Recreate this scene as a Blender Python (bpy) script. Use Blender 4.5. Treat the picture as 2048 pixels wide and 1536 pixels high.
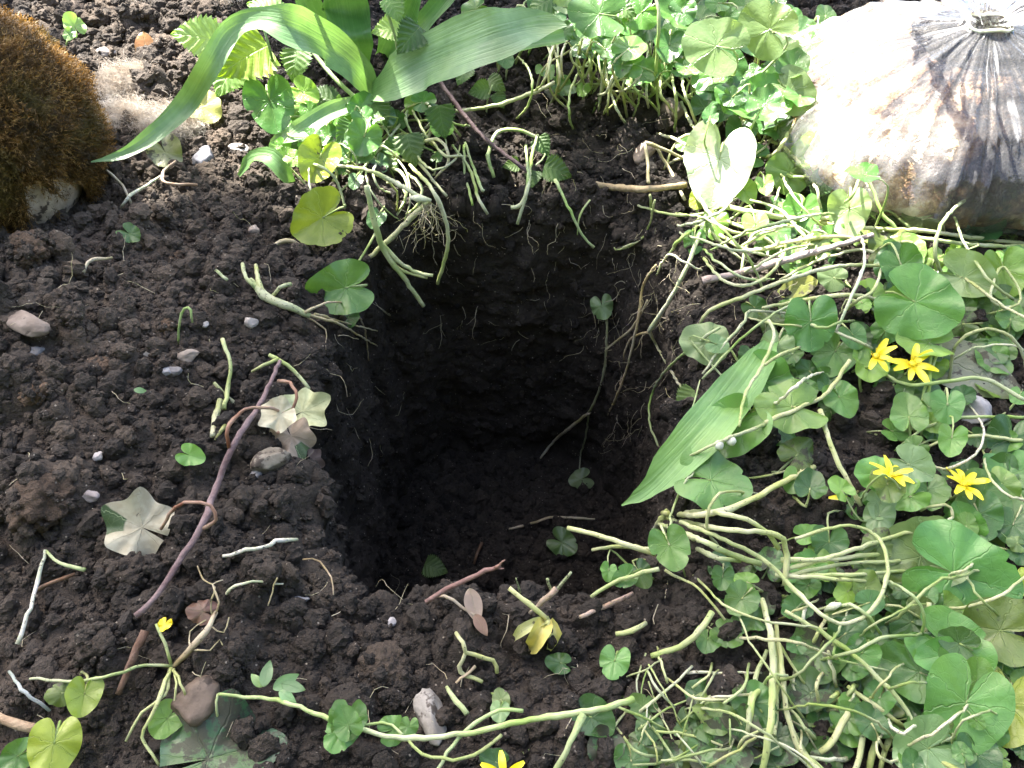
import bpy, math, random
import numpy as np
from mathutils import Vector, Matrix
from mathutils.bvhtree import BVHTree

random.seed(11); RNG = np.random.default_rng(11)
for o in list(bpy.data.objects): bpy.data.objects.remove(o)
scene = bpy.context.scene
COL = scene.collection

# ------------------------------------------------------------------ camera, sky, sun, exposure
H = 0.42; PITCH = math.radians(50); TANX = 0.637
cam_d = bpy.data.cameras.new('camera'); cam = bpy.data.objects.new('camera', cam_d); COL.objects.link(cam)
cam.location = (0, 0, H); cam.rotation_euler = (math.pi/2 - PITCH, 0, 0)
cam_d.sensor_width = 36; cam_d.lens = 18/TANX; cam_d.clip_start = 0.01; cam_d.clip_end = 300
scene.camera = cam
SUN = Vector((-0.36, 0.50, 0.79)).normalized()
world = bpy.data.worlds.new('World'); scene.world = world; world.use_nodes = True
wn = world.node_tree; bg = wn.nodes['Background']
sky = wn.nodes.new('ShaderNodeTexSky'); sky.sky_type = 'NISHITA'; sky.sun_disc = False
sky.sun_elevation = math.asin(SUN.z); sky.sun_rotation = math.atan2(SUN.x, SUN.y)
sky.air_density = 0.9; sky.dust_density = 4.0; sky.ozone_density = 0.4
wn.links.new(sky.outputs[0], bg.inputs[0]); bg.inputs[1].default_value = 0.10
sun_d = bpy.data.lights.new('sun', 'SUN'); sun = bpy.data.objects.new('sun', sun_d); COL.objects.link(sun)
sun_d.energy = 5.0; sun_d.angle = math.radians(0.53); sun_d.color = (1.0, 0.95, 0.87)
sun.rotation_euler = SUN.to_track_quat('Z', 'Y').to_euler(); sun.location = SUN*6
vs = scene.view_settings; vs.view_transform = 'Standard'; vs.look = 'None'; vs.gamma = 1; vs.use_curve_mapping = False
vs.exposure = 2.92
scene.render.engine = 'CYCLES'
scene.cycles.max_bounces = 6; scene.cycles.diffuse_bounces = 3; scene.cycles.glossy_bounces = 2; scene.cycles.transparent_max_bounces = 8
scene.render.resolution_x = 1024; scene.render.resolution_y = 768

# ------------------------------------------------------------------ pixel rays
FPX = 1024/TANX
CP = Vector((0, 0, H)); CR = Vector((1, 0, 0))
CF = Vector((0, math.cos(PITCH), -math.sin(PITCH))); CU = Vector((0, math.sin(PITCH), math.cos(PITCH)))
def ray(px, py): return (CF + CR*((px-1024)/FPX) + CU*((768-py)/FPX))   # unit depth along the axis

# ------------------------------------------------------------------ noise
def _h(ix, iy, iz, s):
    n = (ix.astype(np.int64)*73856093) ^ (iy.astype(np.int64)*19349663) ^ (iz.astype(np.int64)*83492791) ^ (s*2654435761 & 0xffffffff)
    n = n & 0xffffffff
    n = ((n ^ (n >> 16))*0x45d9f3b) & 0xffffffff
    n = ((n ^ (n >> 16))*0x45d9f3b) & 0xffffffff
    n = n ^ (n >> 16)
    return n.astype(np.float64)/4294967295.0
def vnoise(p, s=0):
    i = np.floor(p); f = p-i; f = f*f*f*(f*(f*6-15)+10); i = i.astype(np.int64)
    r = 0
    for a in (0, 1):
        wx = f[:, 0] if a else 1-f[:, 0]
        for b in (0, 1):
            wy = f[:, 1] if b else 1-f[:, 1]
            for c in (0, 1):
                wz = f[:, 2] if c else 1-f[:, 2]
                r = r + wx*wy*wz*_h(i[:, 0]+a, i[:, 1]+b, i[:, 2]+c, s)
    return r*2-1
def fbm(p, oct=3, s=0):
    r = 0; a = 1
    for k in range(oct): r = r + a*vnoise(p*(2.03**k)+k*7.1, s+k); a *= .5
    return r
def lumps(p, cell, s=0):
    q = p/cell + vnoise(p/cell*.9, s+50)[:, None]*.25
    base = np.floor(q-.5).astype(np.int64); best = np.zeros(len(p))
    for a in (0, 1):
        for b in (0, 1):
            for c in (0, 1):
                ix, iy, iz = base[:, 0]+a, base[:, 1]+b, base[:, 2]+c
                cx = ix+_h(ix, iy, iz, s+1); cy = iy+_h(ix, iy, iz, s+2); cz = iz+_h(ix, iy, iz, s+3)
                r = .22+.28*_h(ix, iy, iz, s+4)
                d2 = ((q[:, 0]-cx)**2+(q[:, 1]-cy)**2+(q[:, 2]-cz)**2)/(r*r)
                best = np.maximum(best, np.sqrt(np.clip(1-d2, 0, None))*r)
    return best*cell

# ------------------------------------------------------------------ materials
class NT:
    def __init__(s, name):
        s.m = bpy.data.materials.new(name); s.m.use_nodes = True; s.t = s.m.node_tree; s.t.nodes.clear()
        s.out = s.t.nodes.new('ShaderNodeOutputMaterial')
    def n(s, typ, ins=None, **kw):
        nd = s.t.nodes.new('ShaderNode'+typ)
        for k, v in kw.items(): setattr(nd, k, v)
        for k, v in (ins or {}).items(): s.set(nd.inputs[k], v)
        return nd
    def set(s, sock, v):
        if isinstance(v, bpy.types.NodeSocket): s.t.links.new(v, sock)
        elif isinstance(v, bpy.types.Node): s.t.links.new(v.outputs[0], sock)
        else: sock.default_value = v
    def math(s, op, a, b=None, c=None):
        nd = s.t.nodes.new('ShaderNodeMath'); nd.operation = op
        for i, v in enumerate((a, b, c)):
            if v is not None: s.set(nd.inputs[i], v)
        return nd.outputs[0]
    def mix(s, f, a, b, blend='MIX'):
        nd = s.t.nodes.new('ShaderNodeMix'); nd.data_type = 'RGBA'; nd.blend_type = blend
        s.set(nd.inputs[0], f); s.set(nd.inputs[6], a); s.set(nd.inputs[7], b); return nd.outputs[2]
    def ramp(s, f, stops):
        nd = s.t.nodes.new('ShaderNodeValToRGB'); s.set(nd.inputs[0], f); e = nd.color_ramp.elements
        while len(e) < len(stops): e.new(.5)
        for el, (p, c) in zip(e, stops): el.position = p; el.color = c if len(c) == 4 else (*c, 1)
        return nd.outputs[0]
    def rng(s, v, a, b, c=0., d=1.):
        nd = s.t.nodes.new('ShaderNodeMapRange'); nd.interpolation_type = 'SMOOTHSTEP'
        for k, x in zip((0, 1, 2, 3, 4), (v, a, b, c, d)): s.set(nd.inputs[k], x)
        return nd.outputs[0]
    def noise(s, vec, scale, detail=3, rough=.55):
        return s.n('TexNoise', {'Vector': vec, 'Scale': scale, 'Detail': detail, 'Roughness': rough}).outputs[0]
    def bump(s, h, dist, strength=1.0, normal=None):
        i = {'Height': h, 'Distance': dist, 'Strength': strength}
        if normal is not None: i['Normal'] = normal
        return s.n('Bump', i).outputs[0]
    def done(s, shader): s.set(s.out.inputs[0], shader); return s.m
def rgb(*c): return (*c, 1)

def mat_soil():
    t = NT('soil'); P = t.n('NewGeometry').outputs['Position']; rnd = t.n('ObjectInfo').outputs['Random']
    n1 = t.noise(P, 9, 4); n2 = t.noise(P, 60, 4); n3 = t.noise(P, 420, 3)
    f = t.math('ADD', t.math('MULTIPLY', n1, .45), t.math('MULTIPLY', n2, .55))
    pt_ = t.noise(P, 5.5, 3); c = t.ramp(f, [(.34, rgb(.0115, .0096, .0080)), (.52, rgb(.0222, .0190, .0160)), (.68, rgb(.0445, .0372, .0305))])
    c = t.mix(t.math('MULTIPLY', t.rng(pt_, .42, .62), .55), c, rgb(.052, .0425, .0345))
    c = t.mix(t.math('MULTIPLY', t.math('MULTIPLY', rnd, rnd), .7), c, rgb(.070, .055, .042))
    sxp = t.n('SeparateXYZ', {0: P}); dry = t.rng(t.math('ADD', sxp.outputs[0], t.math('MULTIPLY', t.math('SUBTRACT', n1, .5), .25)), -.16, -.30)   # the spoil heap on the left has dried
    c = t.mix(t.math('MULTIPLY', dry, .75), c, t.mix(1., c, rgb(2.05, 1.97, 1.88), 'MULTIPLY'))
    c = t.mix(1., c, t.n('ObjectInfo').outputs['Color'], 'MULTIPLY')
    sp = t.n('TexVoronoi', {'Vector': P, 'Scale': 330.}); 
    sz = t.math('LESS_THAN', sp.outputs['Distance'], .20)
    pick = t.math('GREATER_THAN', t.n('SeparateColor', {0: sp.outputs['Color']}).outputs[0], .86)
    c = t.mix(t.math('MULTIPLY', t.math('MULTIPLY', sz, pick), .75), c, rgb(.30, .26, .21))
    h = t.math('ADD', n3, t.math('MULTIPLY', t.noise(P, 1300, 2), .5))
    nb = t.bump(h, .0030, 1.)
    return t.done(t.n('BsdfPrincipled', {'Base Color': c, 'Roughness': .88, 'Specular IOR Level': .28, 'Normal': nb}))

def veins_palm(t, lv):
    s = t.n('SeparateXYZ', {0: lv}); x, y = s.outputs[0], s.outputs[1]
    phi = t.math('ARCTAN2', x, y); r = t.n('VectorMath', {0: lv}, operation='LENGTH').outputs['Value']
    w = t.noise(lv, 6., 2)
    a = t.math('ADD', t.math('MULTIPLY', phi, 1.05), t.math('MULTIPLY', t.math('SUBTRACT', w, .5), .55))
    d = t.math('MULTIPLY', t.math('ABSOLUTE', t.math('SUBTRACT', t.math('FRACT', t.math('ADD', a, .5)), .5)), r)
    v1 = t.rng(d, .002, .013, 1., 0.)
    vo = t.n('TexVoronoi', {'Vector': lv, 'Scale': 9.}, feature='DISTANCE_TO_EDGE').outputs['Distance']
    v2 = t.rng(vo, .0, .05, .14, 0.)
    return t.math('MAXIMUM', v1, v2)
def veins_pinn(t, lv, k=9.):
    s = t.n('SeparateXYZ', {0: lv}); x, y = s.outputs[0], s.outputs[1]; ax = t.math('ABSOLUTE', x)
    q = t.math('SUBTRACT', t.math('MULTIPLY', y, k), t.math('MULTIPLY', ax, k*.8))
    d = t.math('ABSOLUTE', t.math('SUBTRACT', t.math('FRACT', q), .5))
    return t.math('MAXIMUM', t.rng(d, .03, .12, .8, 0.), t.rng(ax, .004, .018, 1., 0.))
def mat_leaf(name, kind, rough=.29, trans=.30, vein_tint=(.40, .54, .25), vein_mix=.13, bumpd=.0011):
    t = NT(name); oi = t.n('ObjectInfo'); col = oi.outputs['Color']; rnd = oi.outputs['Random']
    at = t.n('Attribute', attribute_name='lv'); lv = at.outputs['Vector']
    geo = t.n('NewGeometry'); P = geo.outputs['Position']
    if kind == 'palm': v = veins_palm(t, lv)
    elif kind == 'pinn': v = veins_pinn(t, lv)
    else:
        s = t.n('SeparateXYZ', {0: lv})
        cx = t.n('CombineXYZ', {0: t.math('MULTIPLY', s.outputs[0], 26.), 1: t.math('MULTIPLY', s.outputs[1], .6), 2: rnd})
        v = t.rng(t.noise(cx.outputs[0], 1., 2), .42, .62)
    n1 = t.noise(P, 45, 3)
    c = t.mix(t.rng(n1, .3, .7), t.mix(1., col, rgb(.78, .80, .72), 'MULTIPLY'), t.mix(1., col, rgb(1.22, 1.14, 1.1), 'MULTIPLY'))
    c = t.mix(t.math('MULTIPLY', t.rng(t.noise(P, 17, 3), .50, .74), .26), c, rgb(.25, .33, .05))
    c = t.mix(t.math('MULTIPLY', v, vein_mix), c, rgb(*vein_tint))
    c = t.mix(t.math('MULTIPLY', geo.outputs['Backfacing'], .35), c, rgb(.30, .42, .24))
    al = oi.outputs['Alpha']
    nd = t.noise(P, 120, 4, .65); nd2 = t.noise(P, 28, 2)
    dm = t.math('ADD', t.math('MULTIPLY', nd, .6), t.math('MULTIPLY', nd2, .4))
    th = t.math('SUBTRACT', .74, t.math('MULTIPLY', al, .30))
    dirt = t.rng(dm, th, t.math('ADD', th, .05))
    c = t.mix(t.math('MULTIPLY', dirt, .85), c, rgb(.035, .026, .018))
    nb = t.bump(t.math('ADD', t.math('MULTIPLY', v, -.6), t.math('MULTIPLY', t.noise(P, 260, 2), .5)), bumpd, .6)
    pb = t.n('BsdfPrincipled', {'Base Color': c, 'Roughness': t.math('ADD', rough, t.math('MULTIPLY', dirt, .4)), 'Specular IOR Level': .55, 'Normal': nb})
    tr = t.n('BsdfTranslucent', {'Color': t.mix(1., c, rgb(1.25, 1.35, .55), 'MULTIPLY'), 'Normal': nb})
    ms = t.n('MixShader', {0: t.math('MULTIPLY', t.math('SUBTRACT', 1., dirt), trans), 1: pb.outputs[0], 2: tr.outputs[0]})
    return t.done(ms)
def mat_stem():
    t = NT('stem'); oi = t.n('ObjectInfo'); P = t.n('NewGeometry').outputs['Position']
    at = t.n('Attribute', attribute_name='lv'); s = t.n('SeparateXYZ', {0: at.outputs['Vector']})
    c = oi.outputs['Color']
    n = t.noise(P, 55, 3)
    c = t.mix(t.rng(n, .35, .7), t.mix(1., c, rgb(.75, .85, .62), 'MULTIPLY'), t.mix(.25, c, rgb(.62, .62, .46)))
    cv = t.n('CombineXYZ', {0: t.math('MULTIPLY', s.outputs[0], 7.), 1: t.math('MULTIPLY', s.outputs[1], 3.), 2: oi.outputs['Random']})
    rib = t.noise(cv.outputs[0], 1.5, 2)
    al = t.n('CombineXYZ', {0: oi.outputs['Random'], 1: t.math('MULTIPLY', s.outputs[1], .22), 2: 3.}).outputs[0]
    c = t.mix(t.math('MULTIPLY', t.rng(t.noise(al, 1.3, 2), .42, .66), .6), c, t.mix(.75, c, rgb(.66, .63, .50)))
    dn = t.noise(P, 520, 4, .75)
    th = t.math('SUBTRACT', .67, t.math('MULTIPLY', oi.outputs['Alpha'], .20)); d = t.rng(dn, th, t.math('ADD', th, .05))
    c = t.mix(t.math('MULTIPLY', d, .9), c, rgb(.035, .026, .018))
    nb = t.bump(t.math('ADD', rib, t.math('MULTIPLY', d, .8)), .0007, .7)
    return t.done(t.n('BsdfPrincipled', {'Base Color': c, 'Roughness': .5, 'Specular IOR Level': .45, 'Normal': nb,
        'Subsurface Weight': .12, 'Subsurface Radius': (.003, .004, .001), 'Subsurface Scale': .6}))
def mat_bark():
    t = NT('bark'); oi = t.n('ObjectInfo'); P = t.n('NewGeometry').outputs['Position']
    n = t.noise(P, 90, 4); n2 = t.noise(P, 600, 3)
    c = t.mix(t.rng(n, .3, .7), t.mix(1., oi.outputs['Color'], rgb(.6, .55, .55), 'MULTIPLY'), t.mix(.3, oi.outputs['Color'], rgb(.22, .18, .17)))
    dn = t.rng(t.noise(P, 190, 3), .58, .66); c = t.mix(t.math('MULTIPLY', dn, t.math('MULTIPLY', oi.outputs['Alpha'], .8)), c, rgb(.035, .026, .02))
    nb = t.bump(t.math('ADD', n2, n), .0012, .8)
    return t.done(t.n('BsdfPrincipled', {'Base Color': c, 'Roughness': .72, 'Specular IOR Level': .3, 'Normal': nb}))
def mat_stone():
    t = NT('stone'); oi = t.n('ObjectInfo'); P = t.n('NewGeometry').outputs['Position']
    n = t.noise(P, 70, 5, .65); n2 = t.noise(P, 330, 3)
    c = t.mix(t.rng(n, .35, .65), t.mix(1., oi.outputs['Color'], rgb(.62, .6, .58), 'MULTIPLY'), oi.outputs['Color'])
    th = t.math('SUBTRACT', .70, t.math('MULTIPLY', oi.outputs['Alpha'], .25))
    d = t.rng(t.noise(P, 110, 4, .6), th, t.math('ADD', th, .08)); c = t.mix(t.math('MULTIPLY', d, .9), c, rgb(.04, .028, .02))
    nb = t.bump(t.math('ADD', n, t.math('MULTIPLY', n2, .6)), .0012, .6)
    return t.done(t.n('BsdfPrincipled', {'Base Color': c, 'Roughness': .68, 'Specular IOR Level': .35, 'Normal': nb}))
def mat_moss():
    t = NT('moss'); at = t.n('Attribute', attribute_name='lv'); s = t.n('SeparateXYZ', {0: at.outputs['Vector']})
    P = t.n('NewGeometry').outputs['Position']
    f = t.math('ADD', t.math('MULTIPLY', s.outputs[0], .55), t.math('MULTIPLY', t.noise(P, 35, 3), .45))
    c = t.ramp(f, [(.2, rgb(.04, .026, .008)), (.40, rgb(.10, .057, .013)), (.60, rgb(.20, .11, .028)), (.88, rgb(.38, .25, .09))])
    c = t.mix(t.math('MULTIPLY', t.rng(t.noise(P, 24, 3), .52, .66), .55), c, rgb(.10, .085, .02))
    pb = t.n('BsdfPrincipled', {'Base Color': c, 'Roughness': .6, 'Specular IOR Level': .3})
    tr = t.n('BsdfTranslucent', {'Color': t.mix(1., c, rgb(1.3, 1.1, .7), 'MULTIPLY')})
    return t.done(t.n('MixShader', {0: .3, 1: pb.outputs[0], 2: tr.outputs[0]}))
def mat_wool():
    t = NT('wool'); P = t.n('NewGeometry').outputs['Position']
    n = t.noise(P, 50, 3); c = t.ramp(n, [(.3, rgb(.24, .19, .14)), (.5, rgb(.42, .37, .31)), (.7, rgb(.55, .52, .47))])
    pb = t.n('BsdfDiffuse', {'Color': c}); tr = t.n('BsdfTranslucent', {'Color': c})
    return t.done(t.n('MixShader', {0: .35, 1: pb.outputs[0], 2: tr.outputs[0]}))
def mat_petal():
    t = NT('petal'); at = t.n('Attribute', attribute_name='lv'); s = t.n('SeparateXYZ', {0: at.outputs['Vector']})
    c = t.mix(t.rng(s.outputs[1], .0, .9), rgb(.80, .64, .015), rgb(.88, .78, .02))
    pb = t.n('BsdfPrincipled', {'Base Color': c, 'Roughness': .3, 'Specular IOR Level': .6}); tr = t.n('BsdfTranslucent', {'Color': c})
    return t.done(t.n('MixShader', {0: .25, 1: pb.outputs[0], 2: tr.outputs[0]}))
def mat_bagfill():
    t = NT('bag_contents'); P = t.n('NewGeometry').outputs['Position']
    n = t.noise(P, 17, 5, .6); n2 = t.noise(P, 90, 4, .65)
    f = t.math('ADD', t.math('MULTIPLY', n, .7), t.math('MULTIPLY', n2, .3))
    sx = t.n('SeparateXYZ', {0: P}); f = t.math('ADD', f, t.math('MULTIPLY', t.math('SUBTRACT', .33, sx.outputs[0]), .75)); f = t.math('ADD', f, t.rng(sx.outputs[2], .015, .045, .07, 0.))  # mottled contents; creamier leftward tint paints in the blown-out sunlit side
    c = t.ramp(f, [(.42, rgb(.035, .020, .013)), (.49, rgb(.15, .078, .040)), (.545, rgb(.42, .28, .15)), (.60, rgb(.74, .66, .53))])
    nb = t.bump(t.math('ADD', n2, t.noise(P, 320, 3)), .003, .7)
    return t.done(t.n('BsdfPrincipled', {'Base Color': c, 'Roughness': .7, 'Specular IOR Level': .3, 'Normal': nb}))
def mat_film():
    t = NT('clear_plastic_film'); at = t.n('Attribute', attribute_name='lv'); lv = at.outputs['Vector']; s = t.n('SeparateXYZ', {0: lv})
    P0 = t.n('NewGeometry').outputs['Position']
    wv = t.math('MULTIPLY', t.noise(P0, 9, 2), .5)
    st = t.noise(t.n('CombineXYZ', {0: t.math('ADD', t.math('MULTIPLY', s.outputs[0], 15.), wv), 1: t.math('MULTIPLY', s.outputs[1], 1.6), 2: 0.}).outputs[0], 1., 3, .6)
    st2 = t.noise(t.n('CombineXYZ', {0: t.math('ADD', t.math('MULTIPLY', s.outputs[0], 17.), wv), 1: t.math('MULTIPLY', s.outputs[1], 1.1), 2: 4.}).outputs[0], 1., 2, .5)
    streak = t.math('MAXIMUM', t.math('MULTIPLY', t.rng(st, .58, .76), .55), t.rng(t.math('ABSOLUTE', t.math('SUBTRACT', st2, .5)), .002, .012, .75, 0.))
    streak = t.math('MULTIPLY', streak, t.math('MULTIPLY', t.rng(t.noise(P0, 22, 2), .35, .6), t.rng(s.outputs[1], .38, .60)))
    P = t.n('NewGeometry').outputs['Position']
    nb = t.bump(t.math('ADD', t.math('MULTIPLY', st, .5), t.math('MULTIPLY', t.noise(P, 38, 4), 1.2)), .006, .7)
    haze_f = t.math('ADD', .06, t.math('MULTIPLY', streak, .40))
    df = t.n('BsdfDiffuse', {'Color': rgb(.80, .80, .80), 'Normal': nb})
    tp = t.n('BsdfTransparent', {'Color': rgb(.95, .95, .94)})
    m1 = t.n('MixShader', {0: haze_f, 1: tp.outputs[0], 2: df.outputs[0]})
    gl = t.n('BsdfGlossy', {'Color': rgb(1, 1, 1), 'Roughness': .10, 'Normal': nb})
    fr = t.n('Fresnel', {'IOR': 1.45, 'Normal': nb})
    return t.done(t.n('MixShader', {0: t.math('MULTIPLY', fr.outputs[0], 1.0), 1: m1.outputs[0], 2: gl.outputs[0]}))
def mat_ivy():
    t = NT('dying_ivy_leaf'); oi = t.n('ObjectInfo'); at = t.n('Attribute', attribute_name='lv'); lv = at.outputs['Vector']
    P = t.n('NewGeometry').outputs['Position']
    v = veins_palm(t, lv); s = t.n('SeparateXYZ', {0: lv})
    nz = t.noise(t.n('VectorMath', {0: lv, 1: oi.outputs['Location']}, operation='ADD').outputs[0], 2.6, 4)
    ph_ = t.math('ADD', t.math('ARCTAN2', s.outputs[0], s.outputs[1]), t.math('MULTIPLY', nz, .3))
    g = t.math('MULTIPLY', t.math('MULTIPLY', t.rng(ph_, -.55, -.50), t.rng(ph_, .20, .26, 1., 0.)), t.rng(t.n('VectorMath', {0: lv}, operation='LENGTH').outputs['Value'], .24, .28))
    green = t.mix(v, rgb(.05, .085, .032), rgb(.22, .28, .14))
    tan = t.mix(t.rng(t.noise(P, 160, 3), .35, .65), t.mix(1., oi.outputs['Color'], rgb(.8, .78, .74), 'MULTIPLY'), oi.outputs['Color'])
    c = t.mix(t.math('MULTIPLY', g, oi.outputs['Alpha']), tan, green)
    d = t.rng(t.noise(P, 240, 3, .7), .66, .72); c = t.mix(t.math('MULTIPLY', d, .7), c, rgb(.06, .04, .03))
    nb = t.bump(t.math('ADD', v, t.noise(P, 300, 2)), .0006, .6)
    pb = t.n('BsdfPrincipled', {'Base Color': c, 'Roughness': .5, 'Specular IOR Level': .4, 'Normal': nb}); tr = t.n('BsdfTranslucent', {'Color': c})
    return t.done(t.n('MixShader', {0: .15, 1: pb.outputs[0], 2: tr.outputs[0]}))
M = dict(soil=mat_soil(), leaf=mat_leaf('celandine_leaf', 'palm'), nettle=mat_leaf('nettle_leaf', 'pinn', .5, .35, (.22, .34, .12), .15, .0009),
    blade=mat_leaf('tulip_blade', 'par', .36, .28, (.36, .50, .32), .07, .0005), stem=mat_stem(), bark=mat_bark(), stone=mat_stone(),
    moss=mat_moss(), wool=mat_wool(), petal=mat_petal(), fill=mat_bagfill(), film=mat_film(), ivy=mat_ivy())

# ------------------------------------------------------------------ mesh helpers
WORLD = {}
def new_mesh(name, verts, faces, mat, lv=None, smooth=True):
    me = bpy.data.meshes.new(name); me.from_pydata([tuple(v) for v in verts], [], faces)
    if lv is not None:
        a = me.attributes.new('lv', 'FLOAT_VECTOR', 'POINT'); a.data.foreach_set('vector', np.asarray(lv, dtype=np.float32).ravel())
    if smooth: me.polygons.foreach_set('use_smooth', np.ones(len(me.polygons), dtype=bool))
    me.materials.append(M[mat]); me.update(); return me
def link(name, me, mw=None, parent=None, color=None):
    o = bpy.data.objects.new(name, me); COL.objects.link(o)
    mw = mw or Matrix.Identity(4); WORLD[o] = mw
    if parent is not None:
        o.parent = parent; o.matrix_parent_inverse = WORLD[parent].inverted()
    o.matrix_basis = mw
    if color: o.color = color
    return o
def tag(o, label, cat, group=None):
    o['label'] = label; o['category'] = cat
    if group: o['group'] = group
    return o
def thing(name, label, cat, loc, group=None):
    return tag(link(name, None, Matrix.Translation(loc)), label, cat, group)
def catmull(P, step):
    P = [Vector(p) for p in P]
    if len(P) == 2: P = [P[0], (P[0]+P[1])/2, P[1]]
    out = []; ext = [P[0]*2-P[1]]+P+[P[-1]*2-P[-2]]; par = []
    for i in range(1, len(ext)-2):
        a, b, c, d = ext[i-1:i+3]; n = max(2, int((c-b).length/step))
        for k in range(n):
            t = k/n; out.append(.5*((2*b)+(c-a)*t+(2*a-5*b+4*c-d)*t*t+(3*b-a-3*c+d)*t**3)); par.append((i-1+t)/(len(P)-1))
    out.append(P[-1].copy()); par.append(1.); return out, par
def tube_mesh(name, pts, rad, mat, sides=7, step=.006, wob=.0, taper=None, flat=1.0):
    C, par = catmull(pts, step); n = len(C); V = []; F = []; L = []
    rad = rad if isinstance(rad, (list, tuple)) else [rad, rad]
    if wob:
        for i in range(1, n-1): C[i] = C[i]+Vector([random.gauss(0, wob) for _ in range(3)])
    up = Vector((.3, .2, 1)).normalized(); prev = None; dist = 0
    for i in range(n):
        tg = (C[min(i+1, n-1)]-C[max(i-1, 0)]); tg = tg.normalized() if tg.length > 1e-9 else Vector((0, 0, 1))
        x = tg.cross(up if prev is None else prev.cross(tg) if abs(prev.cross(tg).length) > 1e-5 else up)
        if prev is None or x.length < 1e-5: x = tg.orthogonal()
        x.normalize()
        if prev is not None:
            x = (prev - tg*prev.dot(tg)); x = x.normalized() if x.length > 1e-6 else tg.orthogonal().normalized()
        prev = x; y = tg.cross(x)
        q = par[i]*(len(rad)-1); k = min(int(q), len(rad)-2); r = rad[k]+(rad[k+1]-rad[k])*(q-k)
        r *= .66*(1+.22*max(0, math.sin(dist*95+n))**14+.04*math.sin(dist*160+n)+random.uniform(-.05, .05))
        if i: dist += (C[i]-C[i-1]).length
        for s in range(sides):
            a = 2*math.pi*s/sides; V.append(C[i]+x*(math.cos(a)*r)+y*(math.sin(a)*r*flat)); L.append((math.cos(a), dist*60, math.sin(a)))
    for i in range(n-1):
        for s in range(sides):
            F.append((i*sides+s, i*sides+(s+1) % sides, (i+1)*sides+(s+1) % sides, (i+1)*sides+s))
    F.append(tuple(range(sides))[::-1]); F.append(tuple((n-1)*sides+s for s in range(sides)))
    return new_mesh(name, V, F, mat, L)
def ico(sub):
    import bmesh
    bm = bmesh.new(); bmesh.ops.create_icosphere(bm, subdivisions=sub, radius=1.)
    v = np.array([x.co[:] for x in bm.verts]); f = [tuple(q.index for q in p.verts) for p in bm.faces]; bm.free(); return v, f
ICO = {k: ico(k) for k in (2, 3, 4, 5)}
def lump_mesh(name, r, mat, seed, sub=4, a1=.28, a2=.10, a3=0., fac=0):
    v, f = ICO[sub]; v = v.copy(); n = v/np.linalg.norm(v, axis=1)[:, None]
    if fac:   # a few flat facets, as on a broken stone
        g = np.random.default_rng(seed)
        for k in range(fac):
            d = g.normal(size=3); d /= np.linalg.norm(d); lim = g.uniform(.55, .85); q = v@d; v -= np.clip(q-lim, 0, None)[:, None]*d*.9
    dsp = a1*fbm(n*1.1+seed*3.7, 2, seed)+a2*fbm(n*4.+seed, 3, seed+9)
    if a3: dsp = dsp+a3*(lumps(n*.5+seed, .16, seed+20)/.05-.5)
    v = v*(1+dsp[:, None]); v = v*np.array(r)
    return new_mesh(name, v, f, mat)

# ------------------------------------------------------------------ the ground and the dug hole, one sheet
HC = np.array([-.006, .378])
def base_z(x, y):
    z = .045*np.exp(-(((x+.36)/.15)**2+((y-.36)/.16)**2))
    z = z+.018*np.exp(-(((x+.16)/.07)**2+((y-.17)/.07)**2))
    z = z+.030*np.clip((y-.55)/.2, 0, 1)**1.2*np.exp(-((x-.05)/.4)**2)
    z = z+.012*np.exp(-(((x-.30)/.15)**2+((y-.35)/.25)**2))
    z = z-.012*np.exp(-(((x-.02)/.06)**2+((y-.185)/.035)**2))
    return z
NTH = 1150
th = np.linspace(0, 2*math.pi, NTH, endpoint=False)
cs, sn = np.cos(th), np.sin(th)
pw = 2.5
RIM = 1/((np.abs(cs)/.137)**pw+(np.abs(sn)/.180)**pw)**(1/pw)
RIM = RIM*(1+.075*vnoise(np.stack([cs*2.2, sn*2.2, cs*0+3], 1), 5)+.05*vnoise(np.stack([cs*6, sn*6, cs*0+8], 1), 6))
DEPTH = .345
rows = []  # (kind, a, b): inside radius factor / z ; outside distance
for k in range(44): rows.append(('f', .02+.93*(k/43)**.8, -DEPTH))
for k in range(1, 205):
    u = k/205; rows.append(('w', .95+.05*u**1.5+.03*math.sin(u*3.1)*(1-u)*u, -DEPTH+(DEPTH-.014)*u))
for k in range(9):
    a = math.pi/2*k/8; rows.append(('r', .020*(1-math.cos(a)), -.020*(1-math.sin(a))))
d = .020; st = .0015
while d < .80: d += st; st = min(.0030, st*1.004); rows.append(('o', d, 0))
while d < 70: d *= 1.16; rows.append(('o', d, 0))
NR = len(rows)
X = np.zeros((NR, NTH)); Y = X.copy(); Z = X.copy(); NX = X.copy(); NY = X.copy(); NZ = X.copy(); KIND = np.zeros((NR, NTH), int)
for i, (k, a, b) in enumerate(rows):
    rr = RIM*a if k in 'fw' else RIM+a
    X[i] = HC[0]+cs*rr; Y[i] = HC[1]+sn*rr
    bz = base_z(X[i], Y[i]); lip = base_z(HC[0]+cs*RIM, HC[1]+sn*RIM)
    if k == 'f': Z[i] = b; NZ[i] = 1; KIND[i] = 0
    elif k == 'w': Z[i] = b+lip*np.clip((b+DEPTH)/DEPTH, 0, 1); NX[i] = -cs; NY[i] = -sn; NZ[i] = .12; KIND[i] = 1
    elif k == 'r': Z[i] = b+lip; t = 1-b/-.02; NX[i] = -cs*(1-t); NY[i] = -sn*(1-t); NZ[i] = .1+t; KIND[i] = 2
    else: Z[i] = bz; NZ[i] = 1; KIND[i] = 3
Z[0] = -DEPTH
P0 = np.stack([X.ravel(), Y.ravel(), Z.ravel()], 1); N0 = np.stack([NX.ravel(), NY.ravel(), NZ.ravel()], 1)
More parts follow.
